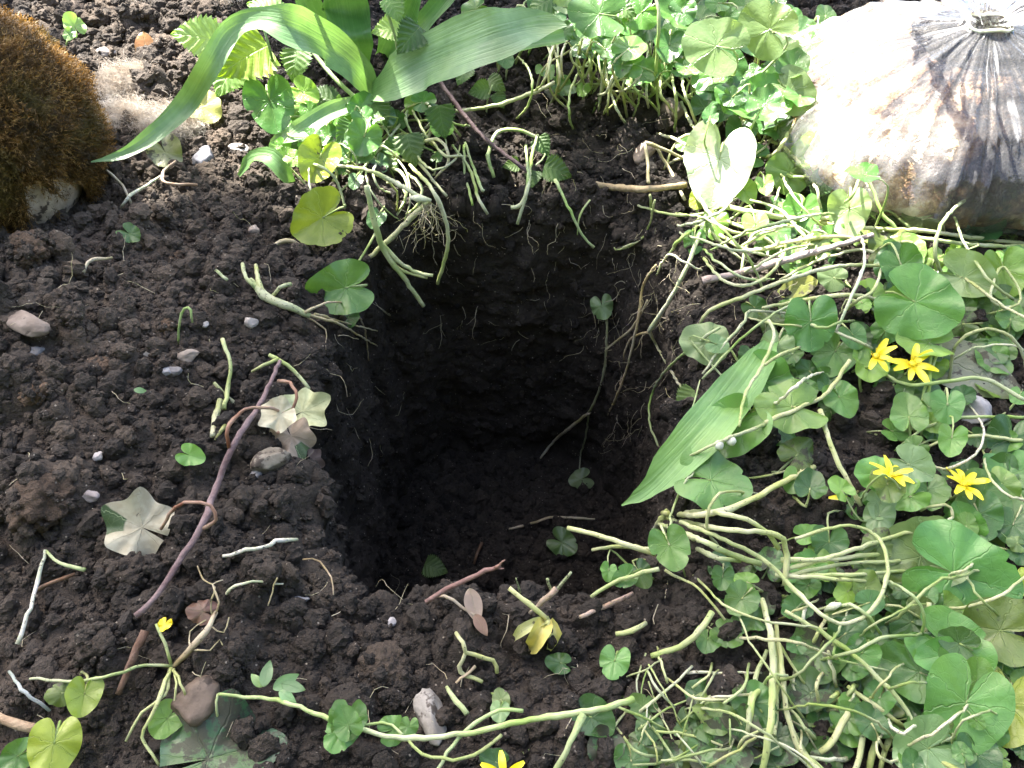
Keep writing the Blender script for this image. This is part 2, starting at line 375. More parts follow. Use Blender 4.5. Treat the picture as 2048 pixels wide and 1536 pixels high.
N0 /= np.linalg.norm(N0, axis=1)[:, None]; K0 = KIND.ravel()
dd = np.linalg.norm(P0[:, :2]-HC, axis=1); near = dd < 1.15
q = P0[near]; k = K0[near]
disp = np.zeros(len(q)); soft = np.where(k == 1, .30, np.where(k == 0, .75, 1.0))
disp += .0085*fbm(q/.085, 3, 1)*np.where(k == 1, 1.1, 1.)
disp += .0026*fbm(q/.014, 3, 4)+.0016*np.abs(fbm(q/.0045, 2, 44))*soft
msk = np.clip(.75+.75*vnoise(q/.055, 61), .12, 1.3)
disp += (lumps(q, .062, 10)*.50*msk+lumps(q, .040, 11)*.65*msk+lumps(q, .022, 21)*.8*msk+lumps(q+.3, .012, 31)*.9)*soft
disp += np.where(k == 1, .006*np.abs(vnoise(q*np.array([28, 28, 9.]), 71)), 0)
P1 = P0.copy(); P1[near] += N0[near]*disp[:, None]
far = ~near; P1[far, 2] += .05*vnoise(P0[far]/1.5, 77)*np.clip((dd[far]-1.15)/2, 0, 1)
idx = np.arange(NR*NTH).reshape(NR, NTH)
a = idx[:-1]; b = idx[1:]
quads = np.stack([a, np.roll(a, -1, 1), np.roll(b, -1, 1), b], -1).reshape(-1, 4)[:, ::-1]
gm = bpy.data.meshes.new('ground')
gm.vertices.add(len(P1)); gm.vertices.foreach_set('co', P1.astype(np.float32).ravel())
gm.loops.add(quads.size); gm.loops.foreach_set('vertex_index', quads.astype(np.int32).ravel())
gm.polygons.add(len(quads)); gm.polygons.foreach_set('loop_start', np.arange(0, quads.size, 4, dtype=np.int32))
gm.polygons.foreach_set('use_smooth', np.ones(len(quads), dtype=bool))
gm.update(calc_edges=True); gm.validate(); gm.materials.append(M['soil'])
ground = link('ground', gm); ground['kind'] = 'structure'; ground['label'] = 'dark crumbly garden soil with a deep dug hole'
# coarse copy only for finding where things rest
ri = np.unique(np.r_[np.arange(0, NR, 3), NR-1]); ci = np.arange(0, NTH, 3)
PV = P1.reshape(NR, NTH, 3)[ri][:, ci]; ii = np.arange(len(ri)*len(ci)).reshape(len(ri), len(ci))
aa, bb = ii[:-1], ii[1:]
qq = np.stack([aa, np.roll(aa, -1, 1), np.roll(bb, -1, 1), bb], -1).reshape(-1, 4)
BVH = BVHTree.FromPolygons(PV.reshape(-1, 3).tolist(), qq.tolist())

def pt(px, py, h=.0, mode=None):
    d = ray(px, py)
    if mode == 'rim':   # rests on the rim, never down in the hole
        q = pt(px, py, h); return q if q.z > -.03 else pt(px, py, h-.004, 'z')
    if mode == 'y': return CP+d*(h/d.y)
    if mode == 'z': return CP+d*((h-H)/d.z)
    loc, n, i, dist = BVH.ray_cast(CP, d.normalized())
    if loc is None: return CP+d*((h-H)/d.z)
    return loc-d*(h/abs(d.z))
def flat_pt(px, py, h=0.):
    """point over the ground as if the hole were not there"""
    d = ray(px, py); t = H/abs(d.z)
    for _ in range(8):
        p = CP+d*t; t += (p.z-h-float(base_z(p.x, p.y)))/abs(d.z)*.9
    return CP+d*t
def gz(x, y):
    loc, n, i, dist = BVH.ray_cast(Vector((x, y, .6)), Vector((0, 0, -1))); return loc.z if loc else 0.
def depth_of(p): return (p-CP).dot(CF)
def px2m(p, px): return px*depth_of(p)/FPX

# ------------------------------------------------------------------ the tree whose crown shades the place (out of the frame, between it and the sun)
SUNNY = [  # spots the sun reaches through gaps in the crown: px, py, height over the ground, radius
    (1750, 150, .08, .10), (1700, 250, .05, .07), (1860, 60, .10, .10), (1440, 350, .03, .058), (1520, 70, .07, .05), (1490, 440, .02, .045),
    (1560, 390, .03, .04), (1410, 490, .01, .032), (1600, 500, .01, .03), (280, 80, .01, .055), (330, 40, .01, .07), (420, 150, .01, .05), (262, 165, .03, .022),
    (180, 20, .0, .06), (470, 100, .06, .05), (540, 40, .1, .04), (130, 150, .09, .024), (1150, 30, .07, .02), (950, 70, .08, .018),
    (1600, 60, .05, .03), (620, 0, .12, .03)]
def sun_perp(v): return v-SUN*v.dot(SUN)
tree = thing('shade_tree', 'leafy garden tree out of view behind the hole, shading the soil', 'tree', (-1.35, 3.1, 0))
tt = Vector((-1.35, 3.1, 0))
link('trunk', tube_mesh('trunk', [tt+Vector((0, 0, -.1)), tt+Vector((.03, -.05, .7)), tt+Vector((.1, -.15, 1.5)), tt+Vector((.2, -.4, 2.3)), tt+Vector((.3, -.7, 3.0))], [.10, .085, .07, .05, .02], 'bark', 12, .08), None, tree, (.16, .12, .09, .2))
for e in ((.8, -.9, 2.7), (.1, -1.3, 2.8), (.9, -.5, 3.0), (-.4, -.9, 2.7), (.4, -1.5, 3.1)):
    st_ = tt+Vector((.1, -.15, 1.7+random.random()*.5)); en = tt+Vector(e)
    link('limb', tube_mesh('limb', [st_, st_.lerp(en, .5)+Vector((0, 0, .12)), en], [.035, .022, .006], 'bark', 8, .08), None, tree, (.16, .12, .09, .2))
def crown():
    gaps = [(sun_perp(flat_pt(a, b, c)), r) for a, b, c, r in SUNNY]
    V = []; F = []; LV = []
    g = Vector((0, .55, 0))
    for _ in range(14500):
        t = random.gauss(3.3, .25); x = random.uniform(-.92, .92); y = random.uniform(-.72, .82)
        if (x/.92)**2+((y-.05)/.77)**2 > 1.: continue
        p = Vector((x, .55+y, 0))+SUN*t; sp = sun_perp(p)
        s = random.uniform(.028, .042)
        if any((sp-c).length < r+s*.85 for c, r in gaps): continue
        a = Vector([random.gauss(0, 1) for _ in range(3)]); a.normalize(); n = (Vector((0, 0, 1))*.9+SUN*.6+Vector([random.gauss(0, .5) for _ in range(3)])).normalized()
        a = (a-n*a.dot(n)).normalized(); b = n.cross(a); i = len(V)
        V += [p-a*s, p+b*s*.6-n*s*.1, p+a*s*1.1, p-b*s*.6-n*s*.1]; LV += [(0, -.5, 0), (.4, 0, 0), (0, .6, 0), (-.4, 0, 0)]
        F += [(i, i+1, i+2), (i, i+2, i+3)]
    return new_mesh('crown', V, F, 'nettle', LV, smooth=False)
cr = link('crown', crown(), None, tree, (.06, .12, .03, 0)); cr['kind'] = 'stuff'

# ------------------------------------------------------------------ unseen hedge, added behind the camera to block skylight and darken the hole
hedge = thing('added_hedge_blocker', 'unseen hedge added behind the camera to keep skylight off the hole', 'hedge', (0, -1.1, 0))
def blocker_leaves():
    V = []; F = []; LV = []
    for _ in range(9000):
        x = random.uniform(-2.4, 2.4); z = random.uniform(.02, 1.75); dpt = random.choice((-.28, .28, 0))
        y = -1.1+random.gauss(.26, .05); 
        if random.random() < .15: z = 1.72+random.gauss(0, .04); y = -1.1+random.uniform(-.3, .3)
        p = Vector((x, y, z)); s = random.uniform(.022, .04); n = Vector((random.gauss(0, .5), .7+random.gauss(0, .3), .5+random.gauss(0, .4))).normalized(); a = n.orthogonal().normalized(); a.rotate(Matrix.Rotation(random.uniform(0, 6.28), 3, n)); b = n.cross(a); i = len(V)
        V += [p-a*s, p+b*s*.6, p+a*s*1.1, p-b*s*.6]; LV += [(0, -.5, 0), (.4, 0, 0), (0, .6, 0), (-.4, 0, 0)]; F += [(i, i+1, i+2), (i, i+2, i+3)]
    return new_mesh('foliage', V, F, 'nettle', LV, smooth=False)
hl = link('foliage', blocker_leaves(), None, hedge, (.05, .10, .028, 0)); hl['kind'] = 'stuff'
hv = []; hf = []
for i in range(13):
    for j in range(7): hv.append((-2.4+.4*i, -1.1+.2+random.gauss(0, .03), .27*j+.02))
for i in range(13):
    for j in range(7): hv.append((-2.4+.4*i, -1.1-.2+random.gauss(0, .03), .27*j+.02))
for b_ in (0, 91):
    for i in range(12):
        for j in range(6): q0 = b_+i*7+j; hf.append((q0, q0+7, q0+8, q0+1))
for i in range(12): hf.append((i*7+6, i*7+13, 91+i*7+13, 91+i*7+6))
link('branch_mass', new_mesh('branch_mass', hv, hf, 'bark'), None, hedge, (.06, .05, .035, 0))
# ------------------------------------------------------------------ leaf shapes
def fan_leaf(name, mat, rfun, seed, nr=9, na=60, cup=.25, wave=.05, crease=.02, gap=.10):
    """leaf whose blade fans out from the stalk end; tip towards +Y, unit width"""
    g = random.Random(seed); ph = [g.uniform(0, 6.28) for _ in range(6)]; k1 = g.choice((2, 3, 3)); fold = g.uniform(-.10, .22)
    V = [(0, 0, 0)]; LV = [(0, 0, 0)]; F = []
    for j in range(1, nr+1):
        u = j/nr
        for i in range(na+1):
            f = -math.pi+gap+(2*math.pi-2*gap)*i/na
            r = rfun(f, g)*u; x = math.sin(f)*r; y = math.cos(f)*r
            z = cup*(x*x+.5*y*y)+fold*abs(x)+wave*u*u*math.sin(k1*f+ph[0])+wave*.5*u**3*math.sin(7*f+ph[1])
            z -= crease*u*(1-.3*u)*math.cos(1.45*2*math.pi*f/1.0)*.5
            V.append((x, y, z)); LV.append((x, y, 0))
    n = na+1
    for i in range(na): F.append((0, 1+i+1, 1+i))
    for j in range(nr-1):
        for i in range(na):
            a = 1+j*n+i; F.append((a, a+1, a+1+n, a+n))
    me = new_mesh(name, V, F, mat, LV); return me
def r_cel(crn, lob, tipf, seed):
    ph = seed*1.7; bite = (seed*.77) % 2.2
    def f(a, g):
        t = abs(a)
        r = .50+tipf*math.exp(-(t/.62)**2)-.03*math.exp(-((t-1.2)/.5)**2)+lob*math.exp(-((t-2.45)/.42)**2)
        r *= 1-.60*math.exp(-((math.pi-t)/.22)**2)
        if seed % 3 == 1: r *= 1-.22*math.exp(-((a-bite)/.06)**2)-.15*math.exp(-((a+bite*.6)/.04)**2)
        return r*(1+crn*abs(math.sin(a*5.5+ph))+.025*math.sin(2*a+ph)+.02*math.sin(5*a+ph*2))
    return f
def r_ivy(seed):
    def f(a, g):
        r = 0
        for c, w, m in ((0, .42, .28), (1.02, .38, .20), (-1.05, .40, .18), (2.15, .42, .12), (-2.1, .44, .14)):
            r = r+m*math.exp(-(abs(a-c)/w)**1.6)
        return (r+.40)*(1+.03*math.sin(7*a+seed))
    return f
CEL = [fan_leaf('celandine_blade', 'leaf', r_cel(random.uniform(.0, .06), random.uniform(.02, .08), random.uniform(.05, .20), s), s, cup=random.uniform(-.30, .55), wave=random.uniform(.03, .09)) for s in range(14)]
CELF = [fan_leaf('folded_celandine_blade', 'leaf', r_cel(.04, .08, .08, s), s+40, cup=random.choice((-.4, .6, .45)), wave=.10) for s in range(5)]
IVY = [fan_leaf('ivy_blade', 'ivy', r_ivy(s), s+70, cup=c, wave=w, na=90) for s, c, w in ((0, .10, .12), (1, .5, .12), (2, -.5, .16), (3, .3, .10))]
def strip_leaf(name, mat, wfun, nl=26, nw=8, tooth=0, nt=11, cup=.3, bend=.25, seed=0, rug=.02):
    g = random.Random(seed); V = []; LV = []; F = []; w = nw*2+1; ph = g.uniform(0, 6)
    nl = nl if not tooth else nt*4
    for i in range(nl+1):
        u = i/nl; ww = wfun(u)
        for j in range(-nw, nw+1):
            s = j/nw; e = abs(s)
            tw = ww
            if tooth: tw = ww*(1+tooth*e**3*((u*nt) % 1.-.5)*2*-1)
            x = s*tw; y = u-.0*e+(tooth*.10*e**2 if tooth else 0)
            z = cup*x*x-bend*(u-.4)**2+rug*math.sin(u*38-e*9)*min(1, e*3)*(1 if tooth else 0)+.03*math.sin(5*u+ph)*s
            V.append((x, y, z)); LV.append((x, y, 0))
    for i in range(nl):
        for j in range(w-1):
            a = i*w+j; F.append((a, a+1, a+1+w, a+w))
    return new_mesh(name, V, F, mat, LV)
def wn_(u): return max(.004, .47*(math.sin(math.pi*min(1, u*.86+.14)**.72)**.85)*(1-.25*u))
NET = [strip_leaf('nettle_blade', 'nettle', wn_, tooth=.15, nt=random.choice((10, 11, 12)), cup=random.uniform(-.3, .6), bend=random.uniform(.1, .6), seed=s) for s in range(6)]
OVAL = [strip_leaf('oval_blade', 'leaf', lambda u: max(.003, .24*math.sin(math.pi*u**.8)**.8), cup=.5, bend=random.uniform(0, .5), seed=s+20) for s in range(4)]

def orient(px, py, ang, tilt, p, jit=.0):
    toc = (CP-p).normalized(); side = CR*random.gauss(0, jit)+Vector((0, 1, 0))*random.gauss(0, jit)
    n = (Vector((0, 0, 1))*(1-tilt)+toc*tilt+side).normalized()
    if n.dot(toc) < .15: n = (n+toc*.3).normalized()
    a = math.radians(ang); D = CR*math.cos(a)-CU*math.sin(a)
    t = (D+toc*(-(D.dot(n))/toc.dot(n))).normalized(); return t, n
def leaf_matrix(px, py, size, ang, tilt, h, off=.12, jit=.1, mode=None):
    p = pt(px, py, h, mode); t, n = orient(px, py, ang, tilt, p, jit); s = px2m(p, size)
    o = p-t*(off*s); x = t.cross(n)
    m = Matrix(((x.x, t.x, n.x, o.x), (x.y, t.y, n.y, o.y), (x.z, t.z, n.z, o.z), (0, 0, 0, 1)))
    return m @ Matrix.Diagonal((s, s, s, 1)), o, t, n, s
# greens, alpha is how much dirt clings
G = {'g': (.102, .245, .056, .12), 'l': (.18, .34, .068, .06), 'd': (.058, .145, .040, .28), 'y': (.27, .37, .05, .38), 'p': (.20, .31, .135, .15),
     'w': (.38, .50, .30, .0), 'x': (.085, .170, .060, .85), 'o': (.13, .20, .06, .6)}  # 'w' is a leaf colour lightened to stand for sun glare
def vary(c, k=.24):
    f = 1+random.uniform(-k, k); return (c[0]*f*random.uniform(.92, 1.1), c[1]*f, c[2]*f*random.uniform(.85, 1.15), c[3])
STEMC = (.44, .47, .19, .30); PALE = (.60, .59, .42, .42); WHITE = (.64, .61, .53, .5); GREENS = (.28, .38, .10, .22)
def stalk_to(leaf, o, t, n, s, base, rpx=4.5, col=None):
    L_ = (o-base).length; c1 = o-t*min(.35*L_, .018)-n*.25*min(L_, .03); mid = c1.lerp(base, .5)+Vector((random.gauss(0, .08), random.gauss(0, .08), random.uniform(-.02, .08)))*L_
    r = px2m(o, rpx)
    me = tube_mesh('stalk', [o+n*.0004, c1, mid, base], [r*.55, r*.9, r*1.1, r*1.2], 'stem', 6, .006)
    return link('stalk', me, None, leaf, vary(col or random.choice((STEMC, GREENS, GREENS)), .12))

# ------------------------------------------------------------------ celandine plants: seeds where they root, then leaves (px, py, size, tip angle, tilt to camera, height, tone)
PLANTS = [  # base px, base py, label
    (1180, 200, 'celandine clump on bare soil right of the big tulip leaf'), (1290, 190, 'celandine clump with thin upright stalks at top centre right'),
    (1420, 215, 'tall celandine clump with overlapping leaves left of the plastic bag'), (1540, 270, 'celandine plant pressed against the left side of the plastic bag'),
    (1430, 430, 'celandine with broad leaf painted pale as sun glare above the hole corner'), (1620, 470, 'celandine below the plastic bag with a heart leaf pointing down'),
    (1720, 480, 'celandine with pale hanging leaf below the front of the bag'), (1900, 470, 'dark celandine leaves tucked under the right front of the bag'),
    (1640, 700, 'celandine with hanging heart-shaped leaf right of the hole'), (1830, 690, 'celandine with the large glossy heart leaf at mid right'),
    (1960, 620, 'celandine with greyish round leaf at the right edge'), (1540, 830, 'celandine plant overlapping the loose tulip leaf blade'),
    (1440, 1000, 'celandine drooping over the right rim of the hole'), (1700, 810, 'small celandine with tiny yellow bud right of the loose tulip leaf'),
    (1890, 880, 'celandine of small paired leaves below the yellow flower'), (1800, 985, 'celandine around the lower left yellow flower'),
    (1980, 960, 'celandine around the lower right yellow flower'), (1850, 1170, 'celandine with the largest round leaf at lower right'),
    (1340, 1130, 'uprooted celandine with trio of leaves leaning into the hole'), (1470, 1190, 'small crumpled celandine at the knot of pale stems'),
    (1690, 1330, 'soil-smeared crushed celandine in the lower right tangle'), (1860, 1360, 'celandine with upright stalk and pointed leaves near the lower right corner'),
    (2000, 1330, 'yellowing celandine at the right edge near the bottom corner'), (1900, 1490, 'celandine of pale smooth leaves in the bottom right corner'),
    (1430, 1480, 'muddy trampled celandine under the bottom stem tangle'), (1210, 1400, 'dark folded celandine leaves below the hole by the long stem'),
    (640, 380, 'celandine with big yellow-green round leaf left of the hole rim'), (720, 300, 'celandine among nettles beneath the tulip'),
    (580, 260, 'celandine with ragged nibbled leaf left of the tulip base'), (690, 560, 'celandine leaf hanging over the left rim of the hole'),
    (1000, 1410, 'two-leaved seedling half buried below the hole'), (120, 1480, 'bright yellow-green leaf in the bottom left corner'),
    (160, 1390, 'yellowing wilted plant at the left of the bottom edge'), (330, 1460, 'green leaf beside the brown stone at the bottom left'),
    (1000, 120, 'celandine leaves behind the broad tulip leaf')]
LEAVES = [
 (1185, 27, 108, 185, .55, .085, 'g'), (1275, 30, 72, 150, .6, .08, 'g'), (1344, 30, 66, 200, .5, .08, 'g'), (1122, 13, 36, 190, .6, .07, 'p'), (1235, 78, 62, 20, .35, .045, 'd'),
 (1330, 145, 30, 90, .8, .03, 'g'), (1092, 145, 38, 60, .3, .02, 'g'), (1128, 176, 48, 30, .35, .012, 'g'), (1166, 182, 28, 100, .5, .012, 'l'), (1210, 95, 46, 170, .4, .04, 'd'),
 (1300, 60, 50, 60, .4, .05, 'd'), (1355, 95, 44, 120, .5, .045, 'd'), (1160, 100, 40, 210, .4, .03, 'd'), (1060, 40, 40, 10, .5, .06, 'd'),
 (1420, 88, 112, 200, .75, .075, 'p'), (1528, 52, 104, 215, .85, .09, 'p'), (1572, 100, 62, 20, .5, .075, 'p'), (1362, 32, 60, 100, .5, .08, 'd'), (1462, 130, 68, 40, .6, .055, 'd'),
 (1415, 155, 68, 170, .55, .05, 'g'), (1465, 187, 76, 200, .45, .05, 'g'), (1512, 205, 104, 170, .6, .045, 'g'), (1588, 190, 92, 40, .9, .05, 'p'), (1540, 237, 70, 120, .4, .03, 'd'),
 (1568, 258, 80, 30, .4, .025, 'd'), (1640, 300, 104, 160, .6, .03, 'l'), (1436, 335, 142, 100, .75, .035, 'w'), (1492, 385, 46, 60, .5, .02, 'l'), (1395, 402, 40, 120, .5, .015, 'y'),
 (1430, 450, 58, 100, .6, .02, 'l'), (1512, 455, 54, 80, .6, .02, 'l'), (1388, 487, 46, 95, .8, .02, 'g'), (1602, 432, 74, 95, .85, .02, 'g'), (1698, 428, 86, 92, .9, .025, 'p'),
 (1642, 372, 52, 110, .5, .015, 'd'), (1775, 408, 120, 20, .25, .02, 'd'), (1985, 452, 92, 30, .3, .01, 'd'), (1812, 512, 76, 60, .5, .012, 'g'), (1722, 350, 56, 185, .3, .065, 'g'),
 (1570, 342, 84, 200, .5, .025, 'l'), (1530, 372, 36, 80, .6, .02, 'l'), (1440, 222, 60, 150, .4, .03, 'd'), (1370, 287, 42, 180, .6, .02, 'g'), (1480, 270, 66, 100, .4, .025, 'd'),
 (1500, 310, 56, 200, .5, .02, 'g'), (1600, 330, 60, 60, .5, .02, 'd'), (1660, 420, 60, 140, .4, .01, 'd'), (1560, 420, 50, 30, .5, .012, 'd'), (1930, 470, 80, 160, .35, .01, 'd'),
 (1402, 684, 92, 185, .55, .02, 'p'), (1438, 690, 40, 20, .5, .02, 'p'), (1550, 703, 72, 110, .7, .022, 'p'), (1622, 655, 104, 88, .9, .03, 'g'), (1848, 612, 152, 25, .75, .035, 'g'),
 (1795, 600, 60, 170, .5, .03, 'l'), (1938, 560, 104, 20, .65, .03, 'p'), (1806, 541, 80, 70, .7, .03, 'g'), (1660, 553, 56, 200, .6, .025, 'p'), (2008, 550, 88, 80, .6, .03, 'l'),
 (1992, 640, 112, 60, .5, .018, 'd'), (1845, 686, 96, 185, .22, .028, 'l'), (1665, 712, 98, 120, .5, .018, 'g'), (1738, 735, 76, 100, .35, .02, 'l'), (1715, 680, 60, 60, .45, .012, 'd'),
 (1540, 772, 112, 30, .6, .025, 'g'), (1568, 815, 128, 175, .25, .03, 'l'), (1465, 864, 122, 130, .75, .025, 'g'), (1438, 965, 140, 15, .55, .02, 'g'), (1683, 802, 66, 60, .6, .02, 'g'),
 (1640, 762, 50, 150, .5, .015, 'g'), (1895, 818, 64, 90, .8, .03, 'g'), (1902, 883, 56, 100, .7, .03, 'g'), (1855, 790, 56, 80, .5, .012, 'd'), (1745, 948, 78, 180, .5, .02, 'g'),
 (1828, 935, 80, 30, .5, .02, 'p'), (1826, 897, 46, 150, .6, .018, 'g'), (2020, 890, 100, 100, .5, .02, 'd'), (2020, 960, 96, 80, .5, .02, 'g'), (1977, 995, 96, 30, .55, .022, 'g'),
 (1857, 988, 76, 80, .5, .015, 'g'), (1758, 1013, 58, 110, .6, .02, 'p'), (1812, 998, 66, 150, .6, .02, 'l'), (1596, 738, 34, 190, .5, .01, 'g'), (1760, 600, 60, 110, .4, .01, 'd'), (1900, 560, 70, 200, .4, .01, 'd'),
 (1930, 690, 70, 150, .4, .008, 'd'), (1990, 740, 60, 40, .5, .008, 'd'), (1590, 640, 50, 60, .4, .01, 'd'), (1500, 720, 50, 100, .4, .01, 'd'), (1560, 860, 80, 60, .35, .012, 'd'),
 (1822, 1117, 150, 170, .7, .022, 'p'), (1932, 1155, 196, 20, .75, .025, 'g'), (1757, 1040, 62, 100, .7, .02, 'p'), (1962, 1040, 92, 70, .6, .02, 'g'), (2028, 1050, 80, 60, .5, .015, 'p'),
 (1823, 1339, 126, 200, .7, .022, 'g'), (1908, 1298, 140, 30, .45, .02, 'g'), (1982, 1258, 132, 190, .4, .025, 'o'), (1925, 1425, 168, 110, .75, .02, 'g'), (2010, 1424, 136, 100, .7, .022, 'y'),
 (1842, 1502, 120, 160, .75, .02, 'p'), (1826, 1202, 88, 60, .5, .012, 'd'), (1717, 1277, 64, 20, .5, .018, 'g'), (1734, 1353, 66, 100, .6, .012, 'p'), (1710, 1243, 84, 40, .6, .012, 'o'),
 (1632, 1319, 108, 110, .6, .010, 'x'), (1612, 1392, 80, 150, .6, .008, 'x'), (1700, 1330, 70, 30, .6, .008, 'x'), (1444, 1160, 46, 100, .6, .018, 'g'), (1488, 1162, 44, 200, .4, .02, 'l'), (1478, 1204, 66, 130, .5, .015, 'd'),
 (1342, 1100, 82, 70, .55, .03, 'g'), (1216, 1145, 34, 100, .6, .02, 'g'), (1247, 1155, 46, 150, .6, .022, 'g'), (1282, 1150, 52, 60, .6, .022, 'd'), (1427, 1500, 110, 160, .6, .008, 'x'), (1488, 1458, 70, 60, .5, .008, 'x'),
 (1955, 1520, 84, 80, .6, .015, 'd'), (2032, 1165, 56, 90, .6, .012, 'y'), (1778, 1200, 56, 60, .5, .01, 'd'), (2034, 1336, 60, 100, .5, .012, 'g'), (1775, 1440, 60, 100, .5, .006, 'd'), (1590, 1470, 60, 60, .5, .006, 'x'),
 (1228, 1330, 64, 100, .7, .015, 'g'), (1192, 1440, 80, 30, .5, .006, 'd'), (1115, 1325, 46, 190, .6, .008, 'd'), (1205, 1500, 70, 120, .5, .004, 'x'), (1000, 1394, 38, 250, .7, .008, 'p'), (999, 1426, 40, 100, .7, .008, 'p'),
 (985, 1522, 50, 200, .6, .008, 'd'),
 (543, 214, 100, 75, .8, .03, 'g'), (622, 232, 36, 80, .8, .025, 'g'), (612, 188, 56, 30, .6, .03, 'l'), (678, 237, 52, 100, .6, .02, 'g'), (636, 325, 84, 110, .75, .02, 'y'), (634, 442, 112, 150, .85, .02, 'y'),
 (725, 282, 68, 110, .8, .03, 'g'), (730, 240, 46, 60, .6, .03, 'g'), (710, 365, 32, 110, .6, .02, 'd'), (750, 440, 40, 120, .5, .01, 'd'), (678, 578, 112, 170, .75, .02, 'g'), (696, 640, 44, 100, .5, .004, 'd'), (650, 270, 46, 200, .5, .02, 'd'),
 (760, 330, 40, 60, .5, .02, 'd'), (690, 310, 42, 150, .5, .02, 'd'), (600, 290, 50, 60, .4, .015, 'd'),
 (106, 1500, 104, 100, .8, .02, 'y'), (27, 1517, 60, 150, .6, .015, 'g'), (167, 1397, 70, 100, .75, .015, 'y'), (116, 1388, 50, 170, .6, .014, 'o'), (328, 1445, 66, 130, .7, .012, 'l'),
 (945, 20, 50, 160, .5, .05, 'g'), (1012, 120, 36, 60, .6, .03, 'd'), (1000, 60, 50, 40, .5, .04, 'd'), (960, 60, 40, 120, .5, .03, 'd'), (1100, 70, 44, 200, .5, .05, 'd')]
plant_objs = []
for (bx, by, lb) in PLANTS:
    b = pt(bx, by, 0); plant_objs.append((thing('celandine_plant', lb, 'plant', b, 'celandine plants around the hole'), b, bx, by))
def add_leaf(spec, filler=False):
    px, py, size, ang, tilt, h, tone = spec
    i = min(range(len(plant_objs)), key=lambda k: (plant_objs[k][2]-px)**2+(plant_objs[k][3]-py-h*900)**2)
    po, pb, bx, by = plant_objs[i]
    m, o, t, n, s = leaf_matrix(px, py, size, ang, tilt, h, mode='rim')
    me = random.choice(CELF if (tone in 'xo' or random.random() < .08) else CEL)
    lf = link('leaf', me, m, po, vary(G[tone]))
    foot = Vector((o.x, o.y, 0)) - Vector((t.x, t.y, 0))*random.uniform(.005, .03)
    near_b = Vector((pb.x, pb.y, 0)); dl = (near_b-foot).length
    foot = foot.lerp(near_b, .75 if dl < .06 else .45) if dl < .14 else foot
    foot += Vector((random.gauss(0, .006), random.gauss(0, .006), 0))
    z = gz(foot.x, foot.y)
    if z < -.04: foot = near_b.copy(); z = gz(foot.x, foot.y)
    foot.z = z-.003 if z > -.1 else pb.z
    stalk_to(lf, o, t, n, s, foot, 4.2 if size > 60 else 3.2)
for sp in LEAVES: add_leaf(sp)
# thin bare runners tangled through the carpet
def add_runner(px, py, ln, a, h, rpx):
    i = min(range(len(plant_objs)), key=lambda k: (plant_objs[k][2]-px)**2+(plant_objs[k][3]-py)**2); c = random.gauss(0, .5)
    P_ = []
    for k in range(5):
        u = k/4-.5; an = a+c*u*2.2; P_.append(pt(px+math.cos(an)*ln*u, py-math.sin(an)*ln*u+random.gauss(0, 5), h*(1-(2*u)**2)*1.2+.004, 'rim'))
    r = px2m(P_[2], rpx); link('runner', tube_mesh('runner', P_, [r, r*1.1, r, r*.8], 'stem', 6, .005, .0003), None, plant_objs[i][0], vary(random.choice((STEMC, GREENS, STEMC, PALE)), .2))
for k in range(42):
    py = random.uniform(430, 1530); lo = 1400 if py < 700 else 1420 if py < 1000 else 1330 if py < 1200 else 1520
    add_runner(random.uniform(lo, 2040), py, random.uniform(90, 330), random.gauss(.15, .5) if random.random() < .65 else random.uniform(0, 3.14), random.uniform(.020, .040), random.uniform(3., 5.2))
for k in range(26): add_runner(random.uniform(1340, 1640), random.uniform(270, 520), random.uniform(80, 220), random.gauss(0, .7), random.uniform(.01, .03), random.uniform(3., 5.5))
for k in range(28): add_runner(random.uniform(1040, 1400), random.uniform(60, 190), random.uniform(90, 170), 1.57+random.gauss(0, .3), random.uniform(.02, .04), random.uniform(2.5, 4.5))
for k in range(34): add_runner(random.uniform(600, 900), random.uniform(220, 390), random.uniform(70, 180), -.8+random.gauss(0, .5), random.uniform(.008, .02), random.uniform(2.5, 5))
# the lower, half hidden leaves of the same carpet
for k in range(46):   # around the tulip base and down the far rim
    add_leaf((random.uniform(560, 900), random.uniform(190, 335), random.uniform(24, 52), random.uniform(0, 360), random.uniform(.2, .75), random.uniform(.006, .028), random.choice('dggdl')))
for k in range(120):   # top band
    px = random.uniform(1010, 1660); py = random.uniform(-25, 150 if px < 1380 else 230)
    if px < 1150 and py > 60: continue
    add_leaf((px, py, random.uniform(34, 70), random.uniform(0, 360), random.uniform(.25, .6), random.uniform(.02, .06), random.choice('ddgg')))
for k in range(46):
    add_leaf((random.uniform(1260, 1700), random.uniform(1380, 1536), random.uniform(40, 90), random.uniform(0, 360), random.uniform(.2, .6), random.uniform(.002, .007), random.choice('xxdox')))
for k in range(16):
    add_leaf((random.uniform(1400, 1640), random.uniform(1120, 1300), random.uniform(30, 60), random.uniform(0, 360), random.uniform(.2, .6), random.uniform(.002, .01), random.choice('xddg')))
for k in range(300):
    py = random.uniform(270, 1530); lo = 1470 if py < 500 else 1500 if py < 760 else 1560 if py < 1000 else 1600 if py < 1200 else 1680
    px = random.uniform(lo, 2050)
    if py < 440 and px > 1640: continue
    if 790 < py < 1010 and px < 1840 and random.random() < .6: continue
    add_leaf((px, py, random.uniform(30, 74), random.uniform(0, 360), random.uniform(.15, .8), random.uniform(.003, .024), random.choice('ddggdlo')))
